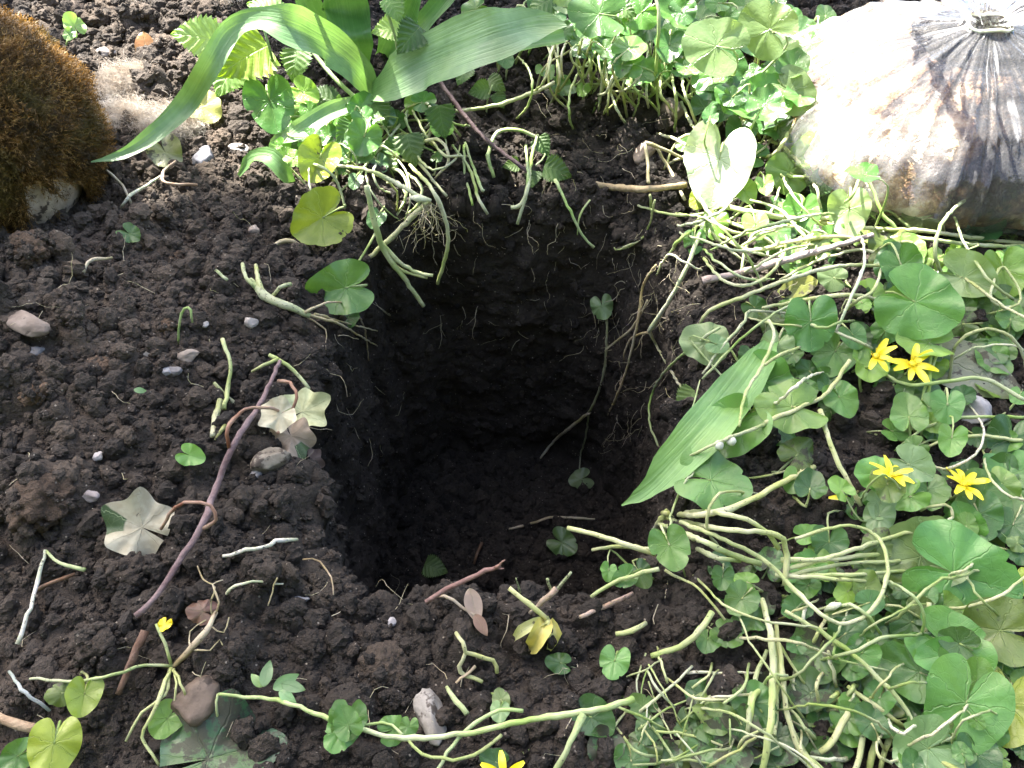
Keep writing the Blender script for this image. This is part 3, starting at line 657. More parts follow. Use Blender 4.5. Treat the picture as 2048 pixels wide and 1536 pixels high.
# ------------------------------------------------------------------ tulip
def blade_mesh(name, pts, widths, norms, cup=.5, step=.006, nw=6, wav=.0, mat='blade'):
    C, par = catmull(pts, step); n = len(C); V = []; LV = []; F = []; w = 2*nw+1; dist = 0
    def lerp(arr, u):
        q = u*(len(arr)-1); k = min(int(q), len(arr)-2); f = q-k; f = f*f*(3-2*f); return arr[k]*(1-f)+arr[k+1]*f
    ph = random.uniform(0, 6)
    for i in range(n):
        if i: dist += (C[i]-C[i-1]).length
        T = (C[min(i+1, n-1)]-C[max(i-1, 0)]).normalized(); N = lerp(norms, par[i]); N = (N-T*N.dot(T)).normalized(); S = T.cross(N); hw = lerp(widths, par[i])/2
        for j in range(-nw, nw+1):
            s = j/nw; x = s*hw
            V.append(C[i]+S*x*(1-.12*cup*s*s)+N*(cup*hw*s*s+wav*hw*abs(s)*math.sin(dist*70+ph+s)-.05*hw*math.exp(-(s*9)**2))); LV.append((x*22, dist*22, 0))
    for i in range(n-1):
        for j in range(w-1):
            a = i*w+j; F.append((a, a+1, a+1+w, a+w))
    return new_mesh(name, V, F, mat, LV)
def nrm(p, cam=.6, up=.5, rt=0.): return ((CP-p).normalized()*cam+Vector((rt, 0, up))).normalized()
def blade(parent, path, cams, color, cup=.5, wav=.05, name='leaf'):
    pts = [pt(q[0], q[1], q[2], q[4] if len(q) > 4 else None) for q in path]; wd = [px2m(p, q[3]) for p, q in zip(pts, path)]
    ns = [nrm(p, *c) for p, c in zip(pts, cams)]
    me = blade_mesh(name, pts, wd, ns, cup, wav=wav); return link(name, me, None, parent, color)
TG = (.155, .285, .130, .05)
tb = pt(742, 200, 0)
tulip = thing('tulip_plant', 'tulip with long arching grey-green leaves above the far rim of the hole', 'plant', tb)
blade(tulip, [(748, 190, .015, 34), (712, 140, .045, 62), (655, 92, .075, 84), (590, 58, .10, 88), (520, 42, .11, 54), (462, 62, .10, 44), (420, 130, .08, 46), (375, 205, .062, 46), (310, 268, .05, 36), (245, 310, .042, 22), (182, 324, .04, 3)],
      [(.8, .3, .2), (.8, .3, .1), (.8, .3, 0), (.7, .3, -.1), (.5, .6, .2), (.6, .6, .5), (.6, .6, .4), (.6, .6, .35), (.6, .6, .3), (.6, .6, .2), (.6, .6, .2)], TG, .35)
blade(tulip, [(742, 188, .02, 46), (792, 158, .045, 92), (850, 128, .065, 112), (920, 98, .08, 124), (990, 72, .09, 112), (1055, 55, .095, 84), (1100, 50, .097, 46), (1134, 52, .095, 3)],
      [(.7, .5, -.2)]+[(.75, .45, -.1)]*4+[(.6, .6, 0)]*3, (.175, .30, .145, .05), .22, .03)
blade(tulip, [(900, 150, .05, 40), (980, 112, .065, 52), (1060, 90, .07, 46), (1110, 82, .07, 44), (1130, 78, .07, 34)], [(.4, .8, 0)]*5, (.14, .28, .11, 0), .6, .03)
blade(tulip, [(715, 135, .004, 50), (700, 80, .03, 88), (688, 20, .06, 100), (676, -50, .10, 90), (660, -110, .15, 30)], [(1, .0, .2)]*5, (.085, .20, .065, 0), .45)
blade(tulip, [(770, 120, .004, 40), (795, 70, .03, 66), (815, 20, .055, 70), (838, -40, .09, 60), (855, -90, .13, 20)], [(1, .0, -.3)]*5, (.10, .225, .075, 0), .5)
blade(tulip, [(700, 120, .004, 34), (650, 70, .03, 54), (615, 15, .06, 58), (590, -50, .1, 46), (575, -100, .14, 14)], [(.9, .1, .4)]*5, (.11, .24, .08, 0), .5)
blade(tulip, [(790, 110, .004, 34), (850, 50, .03, 48), (900, -10, .06, 50), (940, -70, .09, 24)], [(.8, .3, -.4)]*4, (.08, .19, .07, 0), .5)
blade(tulip, [(735, 200, .005, 26), (660, 225, .03, 40), (600, 262, .03, 44), (560, 285, .012, 40), (545, 300, .004, 22)], [(.6, .6, .2)]*5, (.22, .36, .20, 0), .4)
so = pt(488, 345, .004); sl = blade(None, [(478, 352, .006, 8), (505, 318, .02, 34), (540, 316, .024, 42), (566, 345, .014, 34), (585, 372, .004, 16)], [(.5, .7, 0)]*5, (.13, .26, .09, .3), .4, name='tulip_leaf')
tag(sl, 'short curled green leaf arching over soil left of the yellow-green round leaf', 'leaf')
ll = blade(None, [(1243, 1011, .002, 3, 'z'), (1292, 982, .014, 36, 'z'), (1350, 925, .028, 82, 'z'), (1412, 858, .04, 100, 'z'), (1470, 788, .036, 92), (1515, 728, .03, 66), (1545, 680, .022, 26)],
     [(.7, .4, -.2)]*7, (.165, .335, .095, .06), .25, .01, name='tulip_leaf')
tag(ll, 'loose broad tulip leaf lying point-down over the right rim of the hole', 'leaf')

# ------------------------------------------------------------------ nettles
def nettle(label, base, leaves, stems):
    b = pt(*base); th_ = thing('nettle_plant', label, 'plant', b, 'young nettles above the hole')
    for pth, r in stems:
        P_ = [pt(*p) for p in pth]; rr = px2m(P_[0], r); link('stem', tube_mesh('stem', P_, [rr, rr*.8], 'stem', 7, .006), None, th_, vary((.24, .33, .12, .25)))
    for (px, py, size, ang, tilt, h, c) in leaves:
        m, o, t, n, s = leaf_matrix(px, py, size, ang, tilt, h, off=.5)
        link('leaf', random.choice(NET), m, th_, vary(c))
NG = (.085, .175, .045, .2); NY = (.30, .46, .05, .1); NP = (.26, .42, .14, .05)
nettle('bright yellow-green nettle in sunlight behind the arching tulip leaf', (560, 200, 0), [(485, 118, 118, 150, .7, .055, NY), (392, 72, 95, 190, .8, .05, NP), (452, 158, 78, 120, .7, .035, NP), (525, 15, 70, 200, .6, .08, NP), (590, 130, 66, 100, .6, .04, NG)],
       [([(560, 200, 0), (545, 120, .05), (520, 30, .09)], 4), ([(545, 120, .05), (430, 95, .05)], 2.5)])
nettle('dark nettle stem with leaves leaning over tulip base', (770, 260, 0), [(818, 78, 72, 130, .6, .08, NG), (772, 58, 60, 170, .6, .08, NP), (884, 243, 66, 80, .75, .03, NG), (822, 300, 68, 75, .75, .025, NG), (760, 225, 60, 60, .5, .02, NG), (706, 330, 56, 140, .6, .012, NG), (640, 190, 60, 200, .5, .03, NG), (790, 20, 54, 60, .6, .1, NP), (690, 265, 54, 130, .6, .02, NG), (755, 310, 60, 100, .7, .015, NG)],
       [([(600, 70, .05), (668, 155, .035), (735, 215, .02), (798, 265, .008)], 7), ([(790, 190, .02), (795, 100, .07), (770, 10, .10)], 4.5)])
nettle('small dark nettle sprigs on bare soil under the broad tulip leaf', (970, 240, 0), [(957, 181, 44, 170, .7, .015, NG), (992, 168, 44, 30, .6, .02, NG), (1000, 200, 34, 60, .6, .012, NG), (925, 150, 44, 120, .5, .02, NG)], [([(972, 235, 0), (975, 200, .01), (985, 170, .02)], 3)])
nettle('nettle seedlings with toothed leaves hanging on the far bank of the hole', (1080, 300, 0), [(1086, 292, 44, 60, .8, .012, NG), (1117, 342, 60, 20, .8, .012, NG), (1022, 330, 34, 170, .7, .008, NG), (1066, 358, 36, 100, .7, .006, NG)], [([(1075, 270, .004), (1090, 310, .01), (1060, 340, .012)], 3)])
nettle('nettle leaves among upright celandine stalks at top centre right', (1260, 180, 0), [(1240, 102, 44, 190, .6, .04, NG), (1287, 158, 46, 60, .6, .018, NG), (1080, 10, 60, 150, .6, .08, NG), (1250, 20, 50, 20, .5, .08, NG)], [([(1260, 180, 0), (1265, 100, .04), (1255, 30, .08)], 3)])
nettle('toothed pale leaf at the right rim beside the loose tulip leaf tip', (1380, 840, .004), [(1372, 802, 60, 130, .7, .012, (.17, .28, .09, .2))], [([(1370, 835, .004), (1385, 815, .01), (1400, 760, .012)], 3)])

# ------------------------------------------------------------------ stems, roots, twigs: (name, label, category, colour, material, group, [(part, points, radius px), ...])
RED = (.26, .085, .055, .1); BROWN = (.20, .12, .07, .3); STRAW = (.48, .36, .20, .3); ROOT = (.42, .30, .18, .35); PURP = (.085, .055, .062, .2)
Y = 'y'
TH = [
 ('twig', 'dark purple twig slanting from the tulip down to the far rim', 'twig', PURP, 'bark', None, [('t', [(768, -10, .08), (822, 80, .05), (895, 185, .022), (955, 262, .018), (1005, 305, .02), (1058, 345, .012)], [6, 7, 7, 6, 6])]),
 ('dry_reed', 'straw-coloured broken stalk at the far right corner of the hole', 'stalk', STRAW, 'bark', None, [('t', [(1180, 368, .010), (1230, 374, .012), (1290, 378, .012), (1372, 370, .012)], [11, 10, 10, 8])]),
 ('dead_branch', 'whitish dead woody stem lying across the right rim', 'stem', (.55, .50, .45, .35), 'bark', None, [('t', [(1405, 562, .010), (1470, 548, .014), (1560, 524, .018), (1650, 498, .02), (1745, 470, .02)], [10, 11, 11, 9, 7])]),
 ('pale_cutting', 'long pale stem with swollen joint hanging down inside the right rim', 'stem', PALE, 'stem', None,
   [('upper_stem', [(1412, 430, .02), (1385, 505, .016), (1345, 590, .016), (1298, 663, .02)], [5, 6, 6, 8]), ('lower_stem', [(1298, 660, .02), (1318, 700, .016), (1350, 755, .012), (1378, 800, .008)], [5, 4, 3.5])]),
 ('uprooted_bulb', 'uprooted bulb with bent pale stems hanging over the far left rim', 'plant', STEMC, 'stem', None,
   [('stem', [(733, 372, .5, Y), (744, 425, .495, Y), (756, 470, .49, Y), (772, 508, .488, Y), (808, 556, .484, Y), (847, 612, .48, Y)], [7, 9, 9, 8, 7]),
    ('stem', [(858, 402, .505, Y), (812, 446, .50, Y), (765, 492, .495, Y), (724, 528, .49, Y)], [8, 8, 8, 7]),
    ('stem', [(764, 486, .492, Y), (800, 525, .488, Y), (835, 545, .486, Y), (866, 551, .484, Y)], [6, 6, 5]),
    ('stem', [(770, 500, .49, Y), (802, 540, .486, Y), (855, 556, .484, Y)], [5, 5, 4]),
    ('stem', [(668, 330, .02), (735, 340, .53, Y), (790, 365, .52, Y), (852, 402, .507, Y)], [5, 6, 7]),
    ('stem', [(820, 330, .02), (862, 375, .51, Y), (888, 430, .50, Y), (896, 490, .495, Y), (875, 568, .49, Y)], [5, 6, 6, 5]),
    ('bulb', [(820, 395, .51, Y), (838, 397, .507, Y), (862, 402, .505, Y)], [5, 13, 6])]),
 ('hanging_cutting', 'pair of cut green stems dangling on the far wall', 'stem', GREENS, 'stem', None,
   [('stem', [(930, 285, .012), (945, 330, .012), (960, 370, .54, Y), (968, 382, .535, Y)], [4, 5, 5]), ('stem', [(928, 290, .012), (930, 345, .01), (945, 410, .535, Y)], [4, 4, 4]), ('stem', [(905, 290, .014), (940, 340, .012), (958, 400, .53, Y), (975, 428, .525, Y)], [4, 5, 5])]),
 ('bent_cutting', 'pale bent stem bridging the bare soil on the far bank', 'stem', STEMC, 'stem', None, [('t', [(912, 222, .016), (985, 212, .02), (1060, 188, .024), (1108, 165, .03)], [5, 6, 6])]),
 ('looped_runner', 'looped green stems hanging on the far wall below the twig', 'stem', GREENS, 'stem', None,
   [('stem', [(988, 355, .008), (976, 310, .016), (995, 265, .022), (1035, 260, .022), (1075, 275, .018)], [5, 6, 5]), ('stem', [(1075, 270, .02), (1062, 320, .016), (1056, 370, .535, Y), (1042, 410, .525, Y), (1022, 415, .525, Y)], [5, 6, 6, 5]), ('stem', [(1052, 290, .016), (1055, 370, .535, Y), (1035, 448, .52, Y)], [4, 5, 5]), ('stem', [(1110, 360, .01), (1140, 420, .53, Y), (1165, 470, .52, Y), (1188, 495, .515, Y)], [5, 4, 4])]),
 ('hanging_rootlets', 'thin green stems and roots hanging in the far right corner of the hole', 'root', (.33, .38, .14, .3), 'stem', None,
   [('stem', [(1300, 390, .02), (1302, 440, .53, Y), (1280, 480, .52, Y), (1245, 495, .51, Y)], [4, 4, 3]), ('stem', [(1180, 400, .01), (1160, 430, .53, Y), (1155, 470, .52, Y)], [3, 3, 2]), ('stem', [(1310, 400, .02), (1290, 470, .52, Y), (1240, 500, .51, Y), (1228, 495, .51, Y)], [3, 3, 2])]),
 ('bent_straw', 'dry bent straw stems at the corner above the straw-coloured stalk', 'stem', STRAW, 'stem', None,
   [('stem', [(1290, 285, .03), (1296, 330, .025), (1297, 365, .02)], [5, 5]), ('stem', [(1290, 285, .03), (1330, 300, .03), (1375, 320, .02)], [5, 5, 4]), ('stem', [(1310, 290, .03), (1340, 340, .02), (1370, 400, .01)], [5, 5])]),
 ('curling_runner', 'green stem curling down the right wall of the hole', 'stem', GREENS, 'stem', None, [('t', [(1316, 892, .012), (1298, 840, .012), (1305, 785, .014), (1335, 738, .016), (1400, 680, .02), (1440, 655, .02)], [3.5, 4, 4])]),
 ('sunken_runner', 'dim green stem with pale root lying inside the hole on its right', 'stem', (.22, .24, .10, .3), 'stem', None,
   [('stem', [(1205, 600, .008), (1214, 650, .012), (1208, 740, .012), (1195, 790, .012), (1178, 824, .012)], [3.5, 4, 4]), ('root', [(1180, 824, .012), (1140, 855, .012), (1105, 885, .010), (1080, 918, .008)], [5, 5, 3]), ('stem', [(1178, 826, .012), (1172, 870, .01), (1160, 915, .008), (1158, 955, .006)], [3, 2.5, 2])]),
 ('hole_root', 'tan root strands hanging along the right side inside the hole', 'root', ROOT, 'stem', None,
   [('root', [(1312, 530, .01), (1285, 575, .012), (1276, 640, .014), (1252, 740, .012), (1232, 795, .01), (1215, 830, .006)], [3, 4, 4, 3, 4, 2]), ('root', [(1300, 665, .016), (1268, 672, .014), (1250, 700, .012), (1248, 720, .01)], [4, 3, 2]), ('root', [(1295, 600, .01), (1265, 655, .012), (1235, 680, .01), (1210, 702, .008)], [3, 4, 3])]),
 ('floor_root', 'thin tan root lying on the hole floor', 'root', ROOT, 'stem', None, [('t', [(1005, 1060, .004), (1045, 1052, .008), (1100, 1036, .01), (1145, 1036, .008), (1190, 1038, .004)], [2.5, 4, 4, 3])]),
 ('floor_twig', 'short brown twig on the hole floor', 'twig', BROWN, 'bark', None, [('t', [(948, 1128, .006), (955, 1105, .008), (964, 1086, .01)], [4, 5, 5])]),
 ('snapped_twig', 'snapped reddish-brown twig sticking out over the near rim of the hole', 'twig', (.26, .16, .13, .2), 'bark', None, [('t', [(852, 1204, .020, 'z'), (905, 1172, .028, 'z'), (955, 1150, .036, 'z'), (1000, 1131, .042, 'z')], [8, 8, 7, 6]), ('splinter', [(990, 1136, .041, 'z'), (1010, 1120, .046, 'z')], [6, 2]), ('splinter', [(985, 1138, .04, 'z'), (1008, 1137, .042, 'z')], [4, 1.5])]),
 ('bark_stick', 'thick brown bark stick beside the lower end of the ivy stem', 'stick', (.15, .085, .055, .4), 'bark', None, [('t', [(290, 1262, .012), (265, 1318, .010), (236, 1388, .008)], [11, 12, 9])]),
 ('blanched_cutting', 'white blanched stem standing against the soil at the left edge', 'stem', WHITE, 'stem', None, [('t', [(90, 1100, .008), (72, 1175, .012), (55, 1230, .014), (35, 1288, .01)], [5, 6, 6, 7])]),
 ('green_cutting', 'short pale green stem stub by the left clods', 'stem', STEMC, 'stem', None, [('t', [(93, 1102, .008), (118, 1126, .01), (145, 1134, .01), (170, 1140, .01)], [3, 6, 7])]),
 ('brown_twig', 'short brown twig near the white stem at left', 'twig', BROWN, 'bark', None, [('t', [(72, 1182, .008), (105, 1165, .01), (150, 1148, .006)], [6, 6, 5])]),
 ('white_root', 'thick white root piece lying left of the near rim', 'root', WHITE, 'stem', None, [('t', [(446, 1112, .008), (490, 1102, .010), (530, 1095, .012), (552, 1082, .012), (595, 1079, .01)], [5, 6, 5, 7, 5])]),
 ('white_root', 'thin wavy white root right of the ivy stem bottom', 'root', WHITE, 'stem', None, [('t', [(453, 1188, .008), (470, 1172, .01), (505, 1163, .01), (566, 1168, .008)], [4, 4.5, 4, 3])]),
 ('dry_straw', 'fine straw crossing the thin wavy white root', 'straw', STRAW, 'stem', None, [('t', [(555, 1155, .012), (536, 1212, .010)], [2.5, 2])]),
 ('dry_straw', 'thin curved reddish straw left of the near rim', 'straw', (.34, .20, .11, .1), 'stem', None, [('t', [(605, 1119, .008), (640, 1124, .01), (662, 1155, .01), (667, 1190, .008)], [2.5, 2.5, 2])]),
 ('blue_grey_root', 'grey wrinkled root at the far left bottom edge', 'root', (.33, .36, .38, .3), 'stem', None, [('t', [(18, 1343, .008), (42, 1378, .01), (62, 1395, .01), (100, 1422, .008)], [4, 6, 5, 5])]),
 ('wood_chip', 'flat straw-coloured wood chip at the bottom left edge', 'wood chip', STRAW, 'bark', None, [('t', [(-8, 1432, .008), (40, 1450, .010), (86, 1462, .008)], [13, 15, 12])]),
 ('hooked_seedling', 'thin green hooked seedling stem sprouting on the left soil', 'seedling', GREENS, 'stem', None, [('t', [(357, 688, .0), (359, 645, .015), (369, 618, .025), (382, 620, .025), (385, 645, .018)], [4, 4, 4, 3])]),
 ('plant_cutting', 'upright pale cut stem beside the ivy twig top', 'stem', STEMC, 'stem', None, [('t', [(448, 818, .006), (456, 775, .012), (461, 730, .016), (445, 678, .02)], [7, 6, 6, 6])]),
 ('withered_stub', 'withered olive stem stub at the foot of the upright cut stem', 'stem', (.28, .28, .10, .4), 'stem', None, [('stem', [(440, 800, .012), (432, 835, .012), (425, 872, .006)], [9, 11, 8]), ('stem', [(428, 765, .008), (450, 790, .01), (472, 808, .008)], [5, 7, 6]), ('stem', [(470, 830, .008), (452, 850, .008), (430, 880, .004)], [6, 7, 4])]),
 ('plant_cutting', 'green cut stem crossing behind the ivy twig top end', 'stem', STEMC, 'stem', None, [('t', [(538, 710, .008), (575, 730, .010), (598, 752, .01), (618, 778, .008)], [5, 6, 6, 6])]),
 ('plant_cutting', 'small pale green stem piece left of the ivy twig top end', 'stem', STEMC, 'stem', None, [('t', [(504, 743, .008), (530, 730, .01), (556, 718, .01)], [4, 5, 5])]),
 ('curved_rootlet', 'tan curved stem piece on soil below the moss boulder', 'stem', ROOT, 'stem', None, [('t', [(167, 545, .006), (176, 524, .012), (196, 517, .012), (225, 515, .008)], [5, 5, 5, 4])]),
 ('curved_rootlet', 'brown curved root piece near the white pebble at upper left', 'root', ROOT, 'stem', None, [('t', [(540, 497, .006), (560, 484, .012), (585, 482, .012), (603, 496, .008)], [5, 6, 6])]),
 ('red_petiole', 'reddish bent leaf stalk on soil below the wool tufts', 'stalk', (.30, .17, .12, .2), 'stem', None, [('t', [(352, 322, .02), (328, 342, .016), (332, 366, .012), (395, 370, .012)], [4, 4.5, 4.5])]),
 ('dry_straw', 'thin grey dry stem right of the moss boulder', 'stem', (.34, .29, .22, .3), 'stem', None, [('t', [(212, 340, .02), (240, 365, .016), (258, 395, .01), (262, 412, .006)], [4, 4, 3])]),
 ('pale_cutting', 'mud-streaked pale stem below the wool tufts', 'stem', WHITE, 'stem', None, [('t', [(322, 352, .012), (285, 375, .012), (255, 395, .010), (242, 415, .006)], [4, 5, 4])]),
 ('uprooted_plant', 'uprooted crown of short cut stems and roots on the left rim', 'root', (.34, .38, .17, .5), 'stem', None,
   [('crown', [(500, 560, .012), (535, 595, .014), (570, 610, .014), (620, 632, .012)], [9, 14, 13, 8]), ('stem', [(485, 528, .01), (495, 560, .014), (515, 580, .014)], [5, 6, 7]), ('stem', [(512, 530, .016), (518, 565, .016), (530, 590, .014)], [6, 7, 7]), ('stem', [(432, 540, .01), (455, 560, .01)], [5, 5]), ('stem', [(545, 592, .014), (560, 575, .02), (582, 568, .02)], [6, 6, 6]),
    ('root', [(610, 625, .014), (655, 605, .016), (700, 612, .016), (728, 655, .01), (738, 722, .004)], [4, 3, 3, 2]), ('root', [(620, 630, .012), (680, 650, .012), (755, 692, .01)], [4, 4, 2]), ('root', [(630, 628, .012), (690, 645, .014), (755, 662, .012)], [4, 3, 2]), ('root', [(615, 635, .01), (650, 660, .01), (652, 700, .008)], [2.5, 2, 1])]),
 ('uprooted_seedling', 'uprooted seedling with knobbly brown root and white stems at lower left', 'plant', STEMC, 'stem', None,
   [('rhizome', [(432, 1225, .014), (412, 1262, .014), (385, 1295, .014), (362, 1318, .012), (343, 1336, .01)], [7, 10, 10, 9, 5]), ('stem', [(343, 1334, .01), (322, 1388, .014), (298, 1440, .014), (284, 1475, .012), (318, 1530, .01)], [6, 6, 5, 4]), ('stem', [(340, 1338, .01), (330, 1390, .012), (285, 1425, .014), (252, 1482, .01)], [5, 5, 4]),
    ('stem', [(345, 1332, .01), (290, 1330, .014), (225, 1350, .014), (150, 1362, .012), (60, 1358, .008)], [5, 5, 5, 4]), ('stem', [(342, 1328, .012), (330, 1290, .014), (312, 1248, .010)], [5, 5, 4]), ('stem', [(346, 1340, .012), (362, 1368, .012), (372, 1392, .008)], [5, 4, 4]), ('stem', [(348, 1338, .01), (352, 1380, .012), (345, 1420, .008)], [4, 3, 3]),
    ('root', [(425, 1235, .016), (422, 1200, .018), (430, 1175, .018), (408, 1160, .014), (395, 1132, .01)], [3, 3, 2, 2]), ('root', [(428, 1232, .016), (438, 1205, .018), (425, 1170, .018), (446, 1160, .014)], [3, 3, 2, 2]), ('root', [(420, 1250, .014), (448, 1265, .012), (458, 1235, .01)], [2.5, 2, 2]), ('root', [(405, 1270, .014), (378, 1290, .016), (380, 1262, .016), (412, 1240, .016)], [2.5, 2, 2]), ('root', [(385, 1300, .012), (420, 1300, .01), (440, 1280, .008), (445, 1290, .006)], [2.5, 2, 2])]),
 ('trailing_vine', 'long green trailing stem with leaf tufts across the bottom edge', 'stem', (.36, .45, .15, .12), 'stem', None,
   [('stem', [(436, 1388, .014), (490, 1394, .018), (540, 1398, .02), (600, 1414, .022), (700, 1452, .024), (810, 1476, .026), (930, 1466, .028), (1060, 1440, .03), (1180, 1423, .028), (1266, 1398, .022)], [5, 6, 7, 8, 9, 11]), ('side_shoot', [(812, 1474, .026), (845, 1508, .024), (905, 1520, .024), (965, 1500, .024), (1003, 1470, .026)], [5, 5, 5, 6]),
    ('side_shoot', [(1046, 1422, .03), (1000, 1420, .03), (950, 1445, .026), (905, 1490, .022), (875, 1540, .02)], [6, 6, 6, 6]), ('side_shoot', [(1166, 1430, .028), (1140, 1485, .024), (1108, 1545, .02)], [10, 9, 10]), ('side_shoot', [(690, 1462, .022), (740, 1448, .024), (785, 1450, .026), (805, 1470, .026)], [4, 4, 5]), ('side_shoot', [(436, 1388, .014), (432, 1420, .012), (438, 1445, .006)], [4, 4, 4])]),
 ('cut_shoot', 'forked pale green cut shoot below the near rim', 'stem', STEMC, 'stem', None, [('stem', [(912, 1266, .014), (925, 1285, .016), (933, 1306, .014), (985, 1322, .014), (994, 1346, .012)], [6, 7, 6, 6]), ('stem', [(930, 1308, .014), (920, 1343, .012), (965, 1364, .01)], [6, 6, 6]), ('root', [(912, 1366, .008), (951, 1332, .012)], [4, 5])]),
 ('plant_cutting', 'flat pale stem piece lying beside the grey stone at bottom centre', 'stem', STEMC, 'stem', None, [('t', [(893, 1374, .008), (912, 1402, .01), (934, 1428, .008)], [6, 9, 8])]),
 ('rotting_shoot', 'yellowish rotting shoot with torn sheath at the near rim', 'plant', (.62, .58, .26, .25), 'stem', None, [('stem', [(1018, 1176, .03, 'z'), (1056, 1206, .026, 'z'), (1096, 1240, .016, 'z')], [7, 7, 8]), ('stem', [(1096, 1240, .016, 'z'), (1088, 1262, .012), (1080, 1290, .006)], [8, 10, 5])]),
 ('pink_cutting', 'pinkish stem stub standing right of the snapped twig', 'stem', (.42, .25, .21, .35), 'stem', None, [('t', [(1060, 1226, .008, 'z'), (1085, 1204, .018, 'z'), (1112, 1178, .026, 'z')], [6, 8, 8])]),
 ('pink_cutting', 'long pinkish stem lying along the near right rim', 'stem', (.44, .27, .24, .4), 'stem', None, [('t', [(1160, 1234, .012, 'rim'), (1210, 1214, .016, 'rim'), (1266, 1186, .018, 'rim')], [6, 8, 6])]),
 ('torn_cutting', 'dirty torn green stems poking up at the near rim', 'stem', (.34, .38, .18, .7), 'stem', None, [('stem', [(1105, 1190, .016, 'z'), (1095, 1158, .028, 'z')], [5, 5]), ('stem', [(1112, 1180, .018, 'z'), (1142, 1145, .034, 'z')], [6, 4]), ('stem', [(1040, 1185, .01, 'z'), (1032, 1156, .02, 'z')], [5, 2])]),
 ('thick_cutting', 'thick green curved stem on the soil below the hole right corner', 'stem', STEMC, 'stem', None, [('t', [(1424, 1224, .02), (1398, 1262, .018), (1360, 1294, .016), (1302, 1312, .01)], [10, 10, 9, 8])]),
 ('thick_cutting', 'short thick green stem left of the curved thick stem', 'stem', STEMC, 'stem', None, [('t', [(1232, 1268, .012), (1262, 1262, .014), (1292, 1246, .012)], [8, 9, 7])]),
 ('stem_bundle', 'bundle of pale muddy stems fanning out at the right rim of the hole', 'stem', STEMC, 'stem', None,
   [('stem', [(1325, 1026, .03), (1400, 1030, .026), (1480, 1010, .022), (1560, 968, .018), (1628, 934, .012)], [8, 9, 9, 9, 8]), ('stem', [(1318, 1048, .03), (1400, 1080, .028), (1462, 1108, .024), (1522, 1128, .02)], [8, 9, 8]), ('stem', [(1335, 1036, .034), (1440, 1058, .032), (1550, 1068, .03), (1572, 1095, .026), (1570, 1170, .02)], [7, 8, 8, 8]), ('stem', [(1340, 1022, .034), (1440, 1026, .034), (1520, 1052, .03), (1558, 1098, .026)], [6, 7, 7]),
    ('stem', [(1360, 1044, .03), (1450, 1080, .028), (1530, 1122, .028), (1590, 1180, .028), (1640, 1228, .03), (1695, 1246, .034), (1752, 1210, .036), (1776, 1130, .036), (1748, 1068, .032), (1680, 1052, .026), (1590, 1078, .016)], [7, 7, 7, 6, 6, 6, 6, 5, 5]), ('stem', [(1302, 1088, .022), (1315, 1050, .028), (1335, 1022, .03)], [8, 9, 8]), ('stem', [(1330, 1060, .028), (1420, 1110, .022), (1480, 1122, .018)], [6, 7, 6]),
    ('stem', [(1136, 1056, .01, 'z'), (1200, 1072, .02, 'z'), (1255, 1090, .026, 'z'), (1310, 1108, .02, 'z')], [6, 8, 8, 8]), ('stem', [(1184, 1100, .008, 'z'), (1240, 1092, .016, 'z'), (1300, 1098, .024, 'z'), (1350, 1085, .03, 'z')], [5, 7, 7]), ('stem', [(1182, 1194, .012, 'z'), (1240, 1160, .02, 'z'), (1318, 1138, .03, 'z')], [6, 7, 7]), ('stem', [(1330, 1140, .02), (1400, 1180, .018), (1450, 1240, .012)], [4, 4, 4])]),
 ('stem_knot', 'knot of pale stems spreading right from the bundle', 'stem', STEMC, 'stem', None,
   [('stem', [(1562, 1120, .022), (1650, 1118, .022), (1760, 1108, .02)], [7, 7, 7]), ('stem', [(1570, 1140, .022), (1680, 1108, .026), (1790, 1072, .026), (1870, 1052, .024), (1905, 1035, .024)], [7, 7, 6, 5]), ('stem', [(1575, 1150, .02), (1690, 1128, .02), (1800, 1122, .02)], [7, 6, 6]), ('stem', [(1580, 1150, .016), (1700, 1150, .018), (1830, 1140, .018)], [6, 6, 5]), ('stem', [(1550, 1150, .02), (1700, 1160, .016), (1760, 1158, .014)], [7, 6, 6]), ('stem', [(1905, 1035, .024), (1902, 1015, .024), (1870, 1010, .02), (1840, 1022, .014)], [5, 4, 4])]),
 ('stem_sheaf', 'sheaf of thick pale stems running down to the bottom edge', 'stem', STEMC, 'stem', None,
   [('stem', [(1524, 1198, .014), (1540, 1262, .018), (1546, 1340, .02), (1542, 1440, .02), (1524, 1545, .016)], [9, 11, 11, 10, 10]), ('stem', [(1552, 1245, .014), (1562, 1330, .018), (1574, 1430, .018), (1600, 1500, .016), (1645, 1545, .012)], [7, 8, 8, 7]), ('stem', [(1534, 1300, .012), (1512, 1355, .014), (1498, 1420, .014), (1494, 1470, .01)], [6, 8, 8, 7]), ('stem', [(1530, 1370, .012), (1506, 1400, .014), (1500, 1470, .01)], [8, 9, 8]), ('stem', [(1550, 1262, .012), (1556, 1360, .01), (1548, 1470, .01)], [6, 7, 7]), ('stem', [(1576, 1440, .012), (1600, 1490, .012), (1625, 1545, .01)], [7, 8, 8])]),
 ('stem_sheaf', 'cluster of short thick pale stems at the bottom right of centre', 'stem', STEMC, 'stem', None,
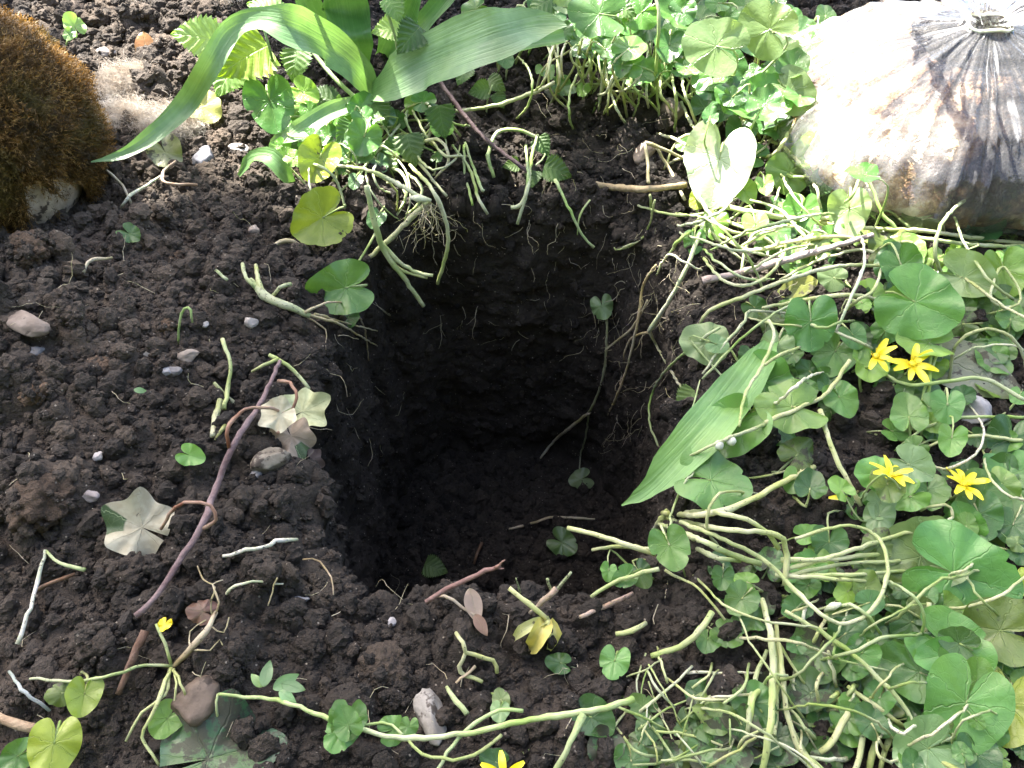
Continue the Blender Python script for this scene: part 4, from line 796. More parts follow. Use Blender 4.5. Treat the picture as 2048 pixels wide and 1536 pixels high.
   [('stem', [(1705, 1385, .012), (1692, 1430, .014), (1670, 1480, .014), (1640, 1505, .01)], [9, 10, 10, 9]), ('stem', [(1712, 1390, .012), (1724, 1450, .014), (1722, 1500, .014), (1708, 1545, .01)], [8, 9, 9, 8]), ('stem', [(1765, 1370, .010), (1755, 1450, .012), (1738, 1545, .01)], [8, 9, 9]), ('stem', [(1695, 1372, .016), (1750, 1412, .018), (1808, 1452, .016)], [6, 7, 6]), ('stem', [(1790, 1440, .010), (1770, 1500, .010), (1760, 1545, .008)], [7, 8, 8]), ('stem', [(1620, 1420, .008), (1660, 1400, .01), (1690, 1395, .01)], [8, 8, 7])]),
 ('arching_runner', 'long green stem arching over the crushed leaves to the bottom right', 'stem', GREENS, 'stem', None, [('t', [(1570, 1222, .02), (1640, 1262, .024), (1720, 1320, .026), (1780, 1380, .026), (1815, 1420, .024), (1832, 1465, .02)], [6, 7, 7, 6, 6])]),
 ('arching_runner', 'curled green stem with white bulbil in the lower right tangle', 'stem', GREENS, 'stem', None, [('stem', [(1655, 1220, .03), (1700, 1208, .036), (1740, 1235, .036), (1762, 1268, .03)], [5, 5, 5]), ('bulbil', [(1650, 1222, .03), (1665, 1212, .034), (1682, 1208, .036)], [4, 13, 5])]),
 ('arching_runner', 'thin bent stem right of the thick stem sheaf', 'stem', GREENS, 'stem', None, [('t', [(1670, 1240, .02), (1668, 1290, .022), (1680, 1320, .022), (1780, 1342, .02)], [4, 4, 3])]),
 ('upright_runner', 'thick upright stalk holding the leaves near the lower right corner', 'stem', STEMC, 'stem', None, [('t', [(1848, 1332, .012), (1850, 1270, .022), (1858, 1205, .026)], [8, 8, 8])]),
 ('upright_runner', 'yellow-green stalk at the bottom right corner', 'stem', (.40, .44, .12, .1), 'stem', None, [('t', [(1808, 1484, .014), (1860, 1512, .018), (1925, 1545, .018)], [7, 8, 8])]),
 ('jointed_runner', 'bent jointed stalk from the flower clump down to the stem knot', 'stem', STEMC, 'stem', None, [('stem', [(1640, 820, .03), (1662, 890, .028), (1690, 950, .024), (1722, 1012, .016)], [8, 8, 7, 6]), ('stem', [(1378, 912, .034), (1440, 884, .036), (1530, 848, .036)], [4, 5, 6]), ('stem', [(1530, 846, .036), (1600, 815, .034), (1650, 790, .03), (1700, 720, .03)], [8, 6, 6, 6])]),
 ('creeping_runner', 'thin green stem sweeping across the right below the flowers', 'stem', GREENS, 'stem', None, [('t', [(1790, 902, .008), (1840, 862, .018), (1910, 838, .022), (2055, 834, .02)], [4, 5, 5])]),
 ('creeping_runner', 'pale stem above the lower right flowers running off the right edge', 'stem', STEMC, 'stem', None, [('t', [(1842, 900, .012), (1900, 876, .02), (1970, 872, .02), (2055, 882, .02)], [4, 5, 6])]),
 ('creeping_runner', 'thick stem arching from the upper flower to the right edge', 'stem', GREENS, 'stem', None, [('t', [(1760, 745, .016), (1820, 770, .024), (1900, 762, .03), (1970, 758, .03), (2055, 802, .024)], [5, 6, 6, 6])]),
 ('creeping_runner', 'pale stem across the upper right rim below the dead woody stem', 'stem', STEMC, 'stem', None, [('t', [(1400, 648, .012), (1418, 622, .02), (1500, 588, .026), (1620, 545, .03), (1700, 530, .03), (1780, 533, .026)], [5, 6, 6, 6, 5])]),
 ('creeping_runner', 'arched pale stem above the hanging heart leaf', 'stem', STEMC, 'stem', None, [('t', [(1525, 616, .02), (1600, 602, .028), (1690, 590, .032), (1765, 600, .03)], [5, 6, 6, 5])]),
 ('creeping_runner', 'thin white stem slanting down the right rim', 'stem', PALE, 'stem', None, [('t', [(1405, 748, .014), (1440, 700, .018), (1490, 640, .022), (1500, 622, .022), (1580, 628, .02)], [4, 4, 5, 4])]),
 ('creeping_runner', 'green stem beside the thin white stem on the right rim', 'stem', GREENS, 'stem', None, [('t', [(1405, 758, .014), (1470, 690, .02), (1540, 632, .024), (1600, 600, .024)], [4, 4, 4])]),
 ('creeping_runner', 'curved stem over the loose tulip leaf', 'stem', STEMC, 'stem', None, [('stem', [(1478, 852, .05), (1490, 790, .05), (1520, 740, .046), (1548, 672, .04), (1536, 640, .036)], [4, 5, 6, 5]), ('stem', [(1530, 730, .046), (1560, 710, .044), (1600, 694, .036)], [5, 5, 4])]),
 ('creeping_runner', 'stiff pale stem crossing the celandine right of the hole', 'stem', PALE, 'stem', None, [('stem', [(1672, 664, .03), (1700, 600, .034), (1728, 530, .036), (1725, 478, .03)], [4, 5, 5, 4]), ('stem', [(1670, 662, .03), (1710, 680, .03), (1745, 697, .026)], [4, 5, 4])]),
 ('creeping_runner', 'bright sunlit stem below the glare-pale leaf', 'stem', STEMC, 'stem', None, [('t', [(1440, 412, .02), (1510, 425, .024), (1580, 436, .024), (1660, 436, .02)], [9, 9, 8, 7])]),
 ('creeping_runner', 'long stem under the bag running to the right edge', 'stem', STEMC, 'stem', None, [('t', [(1620, 442, .014), (1720, 455, .02), (1850, 462, .02), (1950, 476, .016), (2055, 488, .012)], [5, 6, 6, 6])]),
 ('creeping_runner', 'arched stem dropping from the leaf in front of the bag', 'stem', GREENS, 'stem', None, [('stem', [(1728, 345, .05), (1748, 385, .045), (1765, 430, .035), (1790, 455, .03), (1788, 490, .016)], [5, 5, 6, 7]), ('stem', [(1722, 350, .05), (1705, 390, .04), (1690, 405, .03)], [5, 5, 4]), ('stem', [(1740, 410, .02), (1790, 430, .024), (1830, 465, .014)], [4, 5, 4])]),
 ('creeping_runner', 'looping yellowish stems over the sunlit corner right of the hole', 'stem', STEMC, 'stem', None, [('stem', [(1440, 470, .016), (1500, 500, .022), (1600, 480, .026), (1700, 475, .026), (1760, 500, .016)], [5, 6, 6, 5]), ('stem', [(1450, 440, .016), (1520, 470, .022), (1570, 500, .02), (1620, 470, .02), (1660, 462, .02)], [5, 5, 5, 4]), ('stem', [(1560, 560, .016), (1640, 520, .022), (1720, 500, .022), (1790, 520, .014)], [4, 5, 5]), ('stem', [(1500, 400, .02), (1560, 420, .026), (1620, 480, .022), (1680, 500, .016)], [4, 5, 5])]),
 ('creeping_runner', 'long stem running from the bag front to the far right', 'stem', STEMC, 'stem', None, [('t', [(1790, 465, .014), (1870, 480, .02), (1960, 490, .02), (2055, 494, .016)], [4, 6, 6])]),
 ('crossing_runner', 'green stalks crossing below the upper yellow flower', 'stem', GREENS, 'stem', None, [('stem', [(1842, 872, .006), (1856, 800, .02), (1862, 700, .03)], [4, 5, 5]), ('stem', [(1836, 860, .006), (1850, 780, .02), (1882, 690, .03)], [4, 4, 4])]),
 ('slender_runner', 'pair of thin stems on the sunlit soil above the far right rim', 'stem', GREENS, 'stem', None, [('stem', [(1320, 240, .0), (1312, 150, .035), (1318, 40, .08), (1308, -20, .1)], [4, 5, 5]), ('stem', [(1168, 168, .012), (1230, 172, .016), (1290, 195, .014), (1318, 225, .0)], [3, 3.5, 3])]),
 ('dry_petiole', 'reddish brown leaf stalk trailing behind the snapped twig', 'stalk', (.26, .14, .09, .2), 'stem', None, [('t', [(862, 1198, .010), (890, 1192, .012), (925, 1215, .012), (958, 1236, .01)], [4, 4.5, 4])]),
]
def lay(specs): return [pt(*p) for p in specs]
def build_line(name, pts, rpx, mat):
    P_ = lay(pts); rpx = rpx if isinstance(rpx, list) else [rpx, rpx]; d_ = sum(depth_of(p) for p in P_)/len(P_)/FPX
    return tube_mesh(name, P_, [r*d_ for r in rpx], mat, 8 if max(rpx) > 5 else 6, .004 if max(rpx) > 5 else .005, wob=.00025)
for (nm, lb, cat, colr, mat, grp, parts) in TH:
    if len(parts) == 1:
        tag(link(nm, build_line(nm, parts[0][1], parts[0][2], mat), None, None, vary(colr, .08)), lb, cat, grp)
    else:
        t_ = thing(nm, lb, cat, pt(*parts[0][1][0]), grp)
        for pn, ps, rp in parts:
            c = vary(colr, .12)
            if pn == 'root' or pn == 'rhizome': c = vary(ROOT, .15)
            if pn in ('bulb', 'bulbil'): c = (.66, .64, .56, .15)
            link(pn, build_line(pn, ps, rp, mat), None, t_, c)
def nearest(px, py, marks): return min(marks, key=lambda m: (m[0]-px)**2+(m[1]-py)**2)[2]
def look(r, ln, a): return ('thin ' if r < 3.8 else 'thick ')+('long ' if ln > 95 else 'short ')+('level ' if abs(math.sin(a)) < .5 else 'steep ')
def tangle_label(px, py, r, ln, a):
    return look(r, ln, a)+'cut stem in the tangle, '+nearest(px, py, [(1290, 1350, 'its upper left end by the folded leaf'), (1380, 1345, 'along its upper edge'), (1480, 1350, 'its upper right end by the stem sheaf'), (1280, 1440, 'its left side by the trailing vine end'), (1380, 1430, 'in the middle of the heap'), (1480, 1440, 'its right side touching the stem sheaf'), (1290, 1520, 'its lower left end at the bottom edge'), (1380, 1515, 'at the bottom edge below the heap'), (1480, 1515, 'its lower right end over a muddy leaf')])
def crush_label(px, py, r, ln, a):
    return look(r, ln, a)+'cut stem among crushed leaves, '+nearest(px, py, [(1590, 1200, 'just under the knot of pale stems'), (1690, 1190, 'inside the big loop of stem'), (1780, 1200, 'right of the big loop of stem'), (1590, 1320, 'on the muddy leaf beside the stem sheaf'), (1690, 1300, 'below the white bulbil'), (1780, 1310, 'beside the upright stalk'), (1590, 1440, 'beside the lower stem sheaf'), (1690, 1440, 'over the short thick stems'), (1790, 1430, 'left of the lowest big leaves'), (1600, 1520, 'at the bottom edge by the sheaf end'), (1750, 1520, 'at the bottom edge by the pale smooth leaves')])
# small cut pieces of stem in the tangle, hard to tell one from another
for k in range(34):
    px = random.uniform(1270, 1510); py = random.uniform(1330, 1530); a = random.gauss(0, .9)+random.choice((0, 0, 1.5)); ln = random.uniform(60, 170)
    c = [(px-math.cos(a)*ln*.5, py+math.sin(a)*ln*.5, .006+random.random()*.008), (px+random.gauss(0, 8), py+random.gauss(0, 8), .010+random.random()*.012), (px+math.cos(a)*ln*.5, py-math.sin(a)*ln*.5, .004+random.random()*.008)]
    r = random.uniform(2.4, 5); tag(link('plant_cutting', build_line('plant_cutting', c, [r, r, r*.9], 'stem'), None, None, vary(random.choice((STEMC, STEMC, PALE, GREENS)), .2)),
        tangle_label(px, py, r, ln, a), 'stem', 'cut stem pieces in the bottom tangle')
for k in range(26):
    px = random.uniform(1560, 1800); py = random.uniform(1180, 1530); a = random.uniform(0, 3.14); ln = random.uniform(50, 120)
    c = [(px-math.cos(a)*ln*.5, py+math.sin(a)*ln*.5, .005), (px+random.gauss(0, 10), py+random.gauss(0, 10), .010+random.random()*.01), (px+math.cos(a)*ln*.5, py-math.sin(a)*ln*.5, .005)]
    r = random.uniform(3, 6.5); tag(link('plant_cutting', build_line('plant_cutting', c, [r, r, r*.9], 'stem'), None, None, vary(random.choice((STEMC, STEMC, GREENS, PALE)), .2)),
        crush_label(px, py, r, ln, a), 'stem', 'cut stems among the crushed leaves')
# ------------------------------------------------------------------ ivy twig with dying leaves
iv = thing('ivy_stem', 'brown ivy stem with red stalks and dying leaves lying left of the hole', 'ivy', pt(420, 1030, .0))
link('stem', build_line('stem', [(560, 722, .020), (520, 808, .02), (470, 885, .02), (432, 975, .02), (405, 1050, .02), (360, 1120, .018), (310, 1195, .014), (272, 1232, .008)], [7, 8, 10, 10, 10, 9, 8, 9], 'bark'), None, iv, (.21, .145, .145, .25))
for ps, r in (([(556, 762, .022), (580, 765, .03), (592, 795, .034), (575, 840, .03), (556, 866, .022)], 5), ([(458, 895, .022), (455, 855, .032), (490, 820, .036), (540, 816, .034), (578, 832, .03)], 5),
              ([(408, 1056, .022), (432, 1040, .03), (422, 1012, .036), (378, 1004, .036), (345, 1020, .03), (322, 1058, .02)], 5)):
    link('petiole', build_line('petiole', ps, [r*1.2, r, r], 'stem'), None, iv, RED)
for (px, py, size, ang, tilt, h, k, c, off) in ((278, 1052, 126, 205, .75, .012, 0, (.42, .39, .28, 1.), .05), (630, 812, 88, -25, .55, .03, 1, (.52, .55, .30, .25), .3), (548, 835, 70, 150, .5, .018, 3, (.58, .54, .38, .0), .2),
     (590, 890, 84, 65, .6, .02, 2, (.34, .27, .20, 1.), .25), (625, 925, 56, 20, .4, .012, 3, (.32, .22, .18, .2), .2)):
    m, o, t, n, s = leaf_matrix(px, py, size, ang, tilt, h, off=off, jit=.05); link('leaf', IVY[k], m, iv, c)
# other loose leaves
def loose(name, label, cat, me, px, py, size, ang, tilt, h, color, off=.12, group=None):
    m, o, t, n, s = leaf_matrix(px, py, size, ang, tilt, h, off=off, jit=.05); return tag(link(name, me, m, None, color), label, cat, group)
loose('dead_leaf', 'blotched grey-green dead leaf under the upper yellow flower', 'leaf', OVAL[0], 1938, 740, 215, 25, .7, .012, (.22, .25, .19, .75), .5)
loose('big_leaf', 'large dark bluish green lobed leaf half buried at the bottom left', 'leaf', IVY[0].copy(), 440, 1512, 225, -15, .6, .004, (.05, .125, .07, .8), .1).data.materials[0] = M['leaf']
loose('small_leaf', 'single small green leaf on the soil left of the hole', 'leaf', CEL[2], 384, 912, 46, 20, .7, .01, (.20, .42, .11, .05))
loose('small_leaf', 'tiny green leaf fragment on the mound at left', 'leaf', OVAL[1], 281, 781, 26, 10, .6, .008, (.20, .36, .16, 0), .5)
loose('brown_leaf', 'curled dry brown leaf on the sunlit soil at upper left', 'leaf', OVAL[2], 287, 72, 80, 80, .6, .012, (.30, .14, .06, .2))
loose('brown_leaf', 'dry reddish brown leaf scrap by the uprooted seedling', 'leaf', CELF[1], 398, 1222, 52, 190, .6, .008, (.20, .11, .085, .5))
loose('brown_leaf', 'curled greyish brown leaf at the near rim beside the snapped twig', 'leaf', OVAL[2], 948, 1212, 74, 75, .6, .012, (.32, .25, .20, .2), .5)
loose('brown_leaf', 'brown withered leaf tip hanging below the near rim', 'leaf', OVAL[3], 962, 1250, 50, 60, .6, .008, (.24, .15, .11, .3), .5)
loose('yellowed_leaf', 'crumpled yellowish leaf beside the wool under the arching tulip leaf', 'leaf', CELF[2], 412, 218, 72, 40, .5, .012, (.42, .44, .15, .35))
loose('mottled_leaf', 'mottled olive leaf on the soil below the wool tufts', 'leaf', CELF[3], 335, 312, 66, 60, .6, .012, (.24, .27, .15, .7))
loose('floor_leaf', 'dark green leaf lying on the hole floor at right', 'leaf', CEL[4], 1130, 1088, 58, 30, .6, .01, (.10, .19, .06, .3))
loose('floor_leaf', 'ragged mossy leaf on the hole floor at the near left', 'leaf', NET[2], 872, 1136, 50, 20, .6, .012, (.12, .20, .06, .4), .5)
loose('hole_leaf', 'curled green leaf inside the far right corner of the hole', 'leaf', CELF[1], 1205, 618, 46, 80, .8, .014, (.17, .27, .12, .2))
loose('hole_leaf', 'small pale green leaf pair low in the hole', 'leaf', CELF[0], 1158, 960, 44, 160, .5, .008, (.22, .30, .18, .1))
loose('olive_leaf', 'olive dirty leaf under the pale stems right of the hole', 'leaf', OVAL[2], 1592, 575, 90, 160, .5, .012, (.24, .26, .07, .7), .5)
loose('green_leaf_scrap', 'dark green leaf scrap on the soil right of the moss boulder', 'leaf', CELF[4], 264, 470, 40, 30, .5, .006, (.08, .17, .06, .3))
rs_ = next(o for o in bpy.data.objects if o.get('label', '').startswith('yellowish rotting shoot'))
for path, c in (([(1098, 1240, .016, 14), (1070, 1248, .020, 24), (1044, 1262, .018, 26), (1030, 1276, .010, 14)], (.52, .52, .26, .5)), ([(1096, 1238, .014, 18), (1084, 1262, .018, 40), (1070, 1288, .012, 34), (1062, 1302, .004, 8)], (.60, .52, .16, .3)), ([(1100, 1240, .014, 12), (1110, 1268, .014, 30), (1098, 1300, .006, 10)], (.56, .56, .20, .6))):
    blade(rs_, path, [(.6, .6, 0)]*len(path), c, .6, .25, 'sheath')
# trailing stem's leaf tufts, seedling at upper left
ts = next(o for o in bpy.data.objects if o.get('label', '').startswith('long green trailing stem'))
for (px, py, size, ang) in ((515, 1363, 36, 230), (532, 1352, 52, 285), (566, 1366, 56, -30), (582, 1372, 50, 15), (572, 1392, 46, 40), (688, 1428, 56, 250), (690, 1470, 76, 100), (668, 1490, 66, 120), (808, 1452, 58, -20), (815, 1470, 40, 100)):
    m, o, t, n, s = leaf_matrix(px, py, size, ang, .6, .024, off=.4); link('leaf', random.choice(OVAL) if px < 600 else random.choice(CEL), m, ts, vary((.20, .34, .15, .15) if px < 600 else G['g']))
sd = thing('seedling', 'small light green seedling on the sunlit soil above the moss boulder', 'seedling', pt(135, 88, 0))
link('stem', build_line('stem', [(132, 92, .0), (140, 75, .01), (142, 55, .02)], 3.5, 'stem'), None, sd, GREENS)
for (px, py, s_, a_) in ((146, 48, 42, 240), (138, 70, 24, 130)):
    m, o, t, n, s = leaf_matrix(px, py, s_, a_, .7, .02); link('leaf', CEL[1], m, sd, (.28, .46, .16, 0))

# ------------------------------------------------------------------ yellow flowers
PET = [strip_leaf('petal_blade', 'petal', lambda u: max(.003, .165*math.sin(math.pi*min(1, u*.8+.12))**.7), nl=10, nw=3, cup=1.2, bend=b, seed=int(b*10)) for b in (.1, .3, .5)]
def flower(label, px, py, size, h, ang, tilt, npet=8, drop=()):
    p = pt(px, py, h); t, n = orient(px, py, ang, tilt, p); x = t.cross(n); s = px2m(p, size)*.5
    B = Matrix(((x.x, t.x, n.x, p.x), (x.y, t.y, n.y, p.y), (x.z, t.z, n.z, p.z), (0, 0, 0, 1)))
    f = thing('celandine_flower', label, 'flower', p, 'yellow celandine flowers')
    for k in range(npet):
        if k in drop: continue
        m = B @ Matrix.Rotation(2*math.pi*k/npet+random.gauss(0, .08), 4, 'Z') @ Matrix.Rotation(random.uniform(.0, .55), 4, 'X') @ Matrix.Translation((0, s*.08, 0)) @ Matrix.Scale(s*random.uniform(.85, 1.05), 4)
        link('petal', random.choice(PET), m, f)
    v, fc = ICO[3]; c = new_mesh('flower_centre', v*np.array([.17, .17, .12])*(1+.25*vnoise(v*5, 3)[:, None]), fc, 'petal', v*.0)
    link('flower_centre', c, B @ Matrix.Scale(s, 4), f)
    for k in range(12):
        a = random.uniform(0, 6.28); r1 = s*.1; d_ = x*math.cos(a)+t*math.sin(a)
        link('stamen', tube_mesh('stamen', [p+d_*r1, p+d_*s*.22+n*s*.18, p+d_*s*.30+n*s*.28], [s*.012, s*.014, s*.03], 'petal', 5, s*.1), None, f)
    g = Vector((p.x-t.x*.01+.004, p.y+.012, 0)); g.z = gz(g.x, g.y)
    link('stalk', tube_mesh('stalk', [p-n*s*.06, p-n*.014, p.lerp(g, .6), g], [.0011, .0013, .0014], 'stem', 6, .006), None, f, GREENS)
flower('yellow flower facing up beside the large glossy heart leaf', 1825, 728, 92, .024, 100, .35, 8, (5,))
flower('half hidden yellow flower left of the facing one', 1752, 712, 80, .034, 20, .3, 8, (3, 4, 5))
flower('lower left yellow flower behind a pale stem', 1783, 950, 84, .022, 180, -.35)
flower('lower right yellow flower with narrow petals spread flat', 1928, 968, 90, .03, 250, -.3)
flower('yellow flower cut off by the bottom edge of the picture', 1008, 1556, 96, .05, 270, .3, 7)
tag(link('yellow_petal', PET[0], leaf_matrix(1675, 995, 34, 180, .5, .006, .5)[0]), 'fallen yellow petal on the soil right of the stem bundle', 'petal')
tag(link('withered_flower', CELF[2].copy(), leaf_matrix(328, 1252, 26, 120, .6, .012)[0]), 'withered small yellow flower beside the bark stick', 'flower').data.materials[0] = M['petal']
for px, py in ((1438, 890), (1462, 882)):
    tag(link('white_bulbil', lump_mesh('white_bulbil', (px2m(pt(px, py), 9),)*3, 'stone', px, 3, .1, .05), Matrix.Translation(pt(px, py, .034)), None, (.62, .66, .55, 0)), ('left' if px < 1450 else 'right')+' one of two small white bulbils on the round leaf', 'bulbil', 'white bulbils on the round leaf')

# ------------------------------------------------------------------ stones and clods
CLODS = []
def stone(name, label, cat, px, py, w, h_, ang, color, sink=.25, mat='stone', group=None, fac=5, a1=.12, a2=.05, a3=0., sub=4, thick=.6):
    p = pt(px, py); d_ = px2m(p, 1); rx, ry = w*d_/2, h_*d_/2; rz = min(rx, ry)*(1 if thick is None else thick+.25)
    me = lump_mesh(name, (rx, ry*1.12, rz), mat, int(px*3+py), sub, a1, a2, a3, fac)
    m = Matrix.Translation(p+Vector((0, 0, rz*(1-2*sink)))) @ Matrix.Rotation(-math.radians(ang), 4, 'Z')
    if mat == 'soil': CLODS.append((m.translation.copy(), (rx, ry, rz)))
    return tag(link(name, me, m, None, color), label, cat, group)
for a in (('brown rounded stone at the bottom left beside the uprooted seedling', 397, 1412, 82, 108, 30, (.14, .105, .078, .5)), ('pale grey pointed stone under the trailing stem at bottom centre', 862, 1440, 58, 100, -20, (.27, .25, .22, .6)),
          ('long tan stone lying on the mound at the left edge', 62, 655, 104, 46, 28, (.25, .20, .16, .6)), ('flat beige stone on the soil left of the ivy twig', 379, 716, 46, 26, 0, (.25, .21, .175, .4)), ('whitish pebble on the soil left of the yellow-green leaf', 512, 466, 28, 26, 0, (.36, .30, .26, .2)),
          ('small white pebble left of the flat beige stone', 296, 707, 20, 18, 0, (.42, .38, .33, .2)), ('grey round pebble near the left rim', 503, 648, 28, 24, 40, (.36, .33, .30, .1)), ('tiny square pale pebble beside the hooked seedling', 411, 650, 14, 16, 10, (.48, .45, .42, 0)),
          ('angular pale brown stone below the dying ivy leaves', 545, 930, 62, 72, 40, (.25, .22, .17, .8)), ('grey stone chip beside the angular pale brown stone', 512, 952, 24, 22, 20, (.33, .31, .30, .1)), ('flat grey stone chip left of the fallen ivy leaf', 182, 994, 38, 24, 20, (.36, .32, .31, .05)),
          ('grey stone chip on the mound left of the single green leaf', 198, 915, 20, 20, 0, (.40, .38, .37, 0)), ('brown oval stone on the far right corner of the hole', 1288, 312, 42, 62, 20, (.30, .23, .17, .2)), ('brownish stone beneath the celandine at the far bank', 1345, 228, 52, 56, 0, (.27, .22, .18, .2)),
          ('grey half buried stone on the far bank soil', 1098, 195, 34, 34, 0, (.26, .24, .21, .3)), ('dark grey angular stone below the wool tufts', 408, 322, 40, 60, 0, (.17, .17, .19, .3)), ('light grey stone wedge right of the dark grey stone', 478, 303, 46, 26, 10, (.34, .31, .29, .2)),
          ('beige flat stone on sunlit soil above the wool', 212, 110, 40, 22, -20, (.40, .35, .31, .2)), ('dark round stone among flower stalks at mid right', 1812, 838, 52, 46, 0, (.10, .085, .07, .3)), ('white stone under the leaves at the right edge', 1945, 830, 70, 66, 0, (.36, .35, .35, .5)),
          ('pale pebble on the near rim crumbs', 754, 1190, 20, 20, 0, (.45, .36, .30, .1)), ('small grey stone chip below the near rim', 782, 1246, 22, 18, 20, (.42, .41, .42, 0)), ('flat grey flake right of the thin white root', 602, 1200, 38, 14, 0, (.36, .35, .35, .1)), ('dark slate sliver on the mound at left', 62, 712, 60, 26, -20, (.14, .14, .145, .2)),
          ('grey flat stone left of the hooked seedling base', 345, 745, 44, 20, 5, (.20, .19, .19, .2)), ('pale stone fleck near the flat beige stone', 335, 745, 24, 16, 5, (.30, .30, .31, .0))):
    lb, px, py, w, h_, an, c = a; stone('pebble' if w < 45 else 'stone', lb, 'stone', px, py, w, h_, an, c)
SO = (1, 1, 1, 0)
for a in (('big brown crumbly clod at the left edge above the white stem', 95, 1015, 112, 120), ('brown clod under the front of the moss boulder', 62, 508, 96, 70), ('flat brown clod on the left mound', 72, 790, 62, 40), ('brown clod beside the yellow-green leaf stalk', 604, 362, 66, 54), ('light brown clod at the mound crest', 195, 742, 44, 46),
          ('dark clod under the fallen ivy leaf', 262, 1155, 110, 74), ('dark clod left of the uprooted seedling', 200, 1300, 88, 88), ('round brown clod above the pebble row', 368, 522, 40, 36), ('clod on the right of the wool', 440, 290, 50, 48), ('brown flake clod beside the hooked seedling', 338, 653, 38, 32), ('dark clod below the near rim', 772, 1345, 96, 84),
          ('dark clod by the bottom edge left of centre', 620, 1300, 70, 60), ('clod above the bluish green lobed leaf', 470, 1440, 60, 56), ('dark clod on the sunlit corner right of the hole', 1428, 520, 62, 48), ('clod under the tulip base', 600, 300, 70, 50), ('clod at the top left edge', 190, 45, 60, 46), ('clod behind the wool tufts', 330, 105, 70, 52), ('lumpy clod at the top left of the tulip', 420, 40, 84, 60)):
    lb, px, py, w, h_ = a; stone('soil_clod', lb, 'clod', px, py, w, h_, random.uniform(-40, 40), (1.9, 1.6, 1.35, 0) if 'brown' in lb else (1.2, 1.15, 1.1, 0), .35, 'soil', 'soil clods on the dug soil', 0, .30, .16, .05, 5, .6)
LM = [(165, 60, 'near the light green seedling at the top left'), (300, 70, 'by the curled dry brown leaf'), (430, 60, 'below the bright nettle leaf'), (330, 150, 'behind the sunlit wool tuft'), (480, 230, 'left of the ragged nibbled leaf'), (380, 380, 'by the reddish bent stalk'), (260, 420, 'right of the moss boulder foot'), (480, 430, 'by the whitish pebble'), (180, 540, 'by the tan curved stem piece'), (330, 560, 'behind the hooked seedling'), (480, 560, 'by the uprooted crown'), (60, 590, 'behind the long tan stone'),
  (60, 720, 'by the dark slate sliver'), (180, 650, 'right of the long tan stone'), (300, 690, 'by the small white pebble'), (430, 690, 'by the flat beige stone'), (580, 690, 'above the ivy stem top'), (180, 830, 'on the mound crest'), (310, 810, 'by the tiny leaf fragment'), (430, 850, 'by the withered olive stub'), (590, 960, 'below the dying ivy leaves'), (40, 880, 'above the big brown crumbly clod'), (200, 920, 'by the grey stone chips'), (380, 930, 'by the single small green leaf'), (330, 980, 'above the fallen ivy leaf'), (500, 1030, 'right of the ivy stem'), (40, 1180, 'left of the white blanched stem'), (150, 1180, 'by the short brown twig'), (320, 1130, 'left of the ivy stem lower end'), (480, 1130, 'by the thick white root piece'), (600, 1180, 'by the thin curved straw'), (100, 1300, 'right of the white blanched stem end'), (480, 1270, 'right of the uprooted seedling'), (300, 1340, 'under the uprooted seedling stems'), (60, 1420, 'by the straw-coloured wood chip'), (240, 1440, 'by the yellowing wilted plant'), (530, 1460, 'right of the bluish green lobed leaf'), (600, 1400, 'under the trailing stem tufts'),
  (720, 1240, 'by the pale pebble on the near rim'), (830, 1280, 'below the snapped twig'), (720, 1380, 'left of the big dark clod below the rim'), (860, 1380, 'by the flat pale stem piece'), (760, 1510, 'below the trailing stem at bottom'), (960, 1300, 'by the forked cut shoot'), (1000, 1480, 'by the bottom yellow flower'), (1090, 1380, 'right of the two-leaved seedling'), (1180, 1280, 'right of the rotting shoot'), (1310, 1240, 'by the short thick green stem'), (1150, 1500, 'by the stem reaching the bottom edge'), (1330, 1480, 'under the tangled stem heap')]
def clod_label(px, py, w): return ('tiny' if w < 36 else 'small' if w < 46 else 'fist-shaped')+' dark soil clod '+nearest(px, py, LM)
for k in range(60):
    px = random.uniform(-10, 640); py = random.uniform(330, 1530)
    if k > 44: px = random.uniform(150, 560); py = random.uniform(0, 330)
    w = random.uniform(24, 58); stone('soil_clod', clod_label(px, py, w), 'clod', px, py, w, w*random.uniform(.7, 1), random.uniform(0, 90), SO, .35, 'soil', 'small soil clods on the ground', 0, .32, .18, .05, 4, .6)
for k in range(24):
    px = random.uniform(640, 1420); py = random.uniform(1210, 1530)
    w = random.uniform(22, 56); stone('soil_clod', clod_label(px, py, w), 'clod', px, py, w, w*random.uniform(.7, 1), random.uniform(0, 90), SO, .35, 'soil', 'small soil clods on the ground', 0, .32, .18, .05, 4, .6)

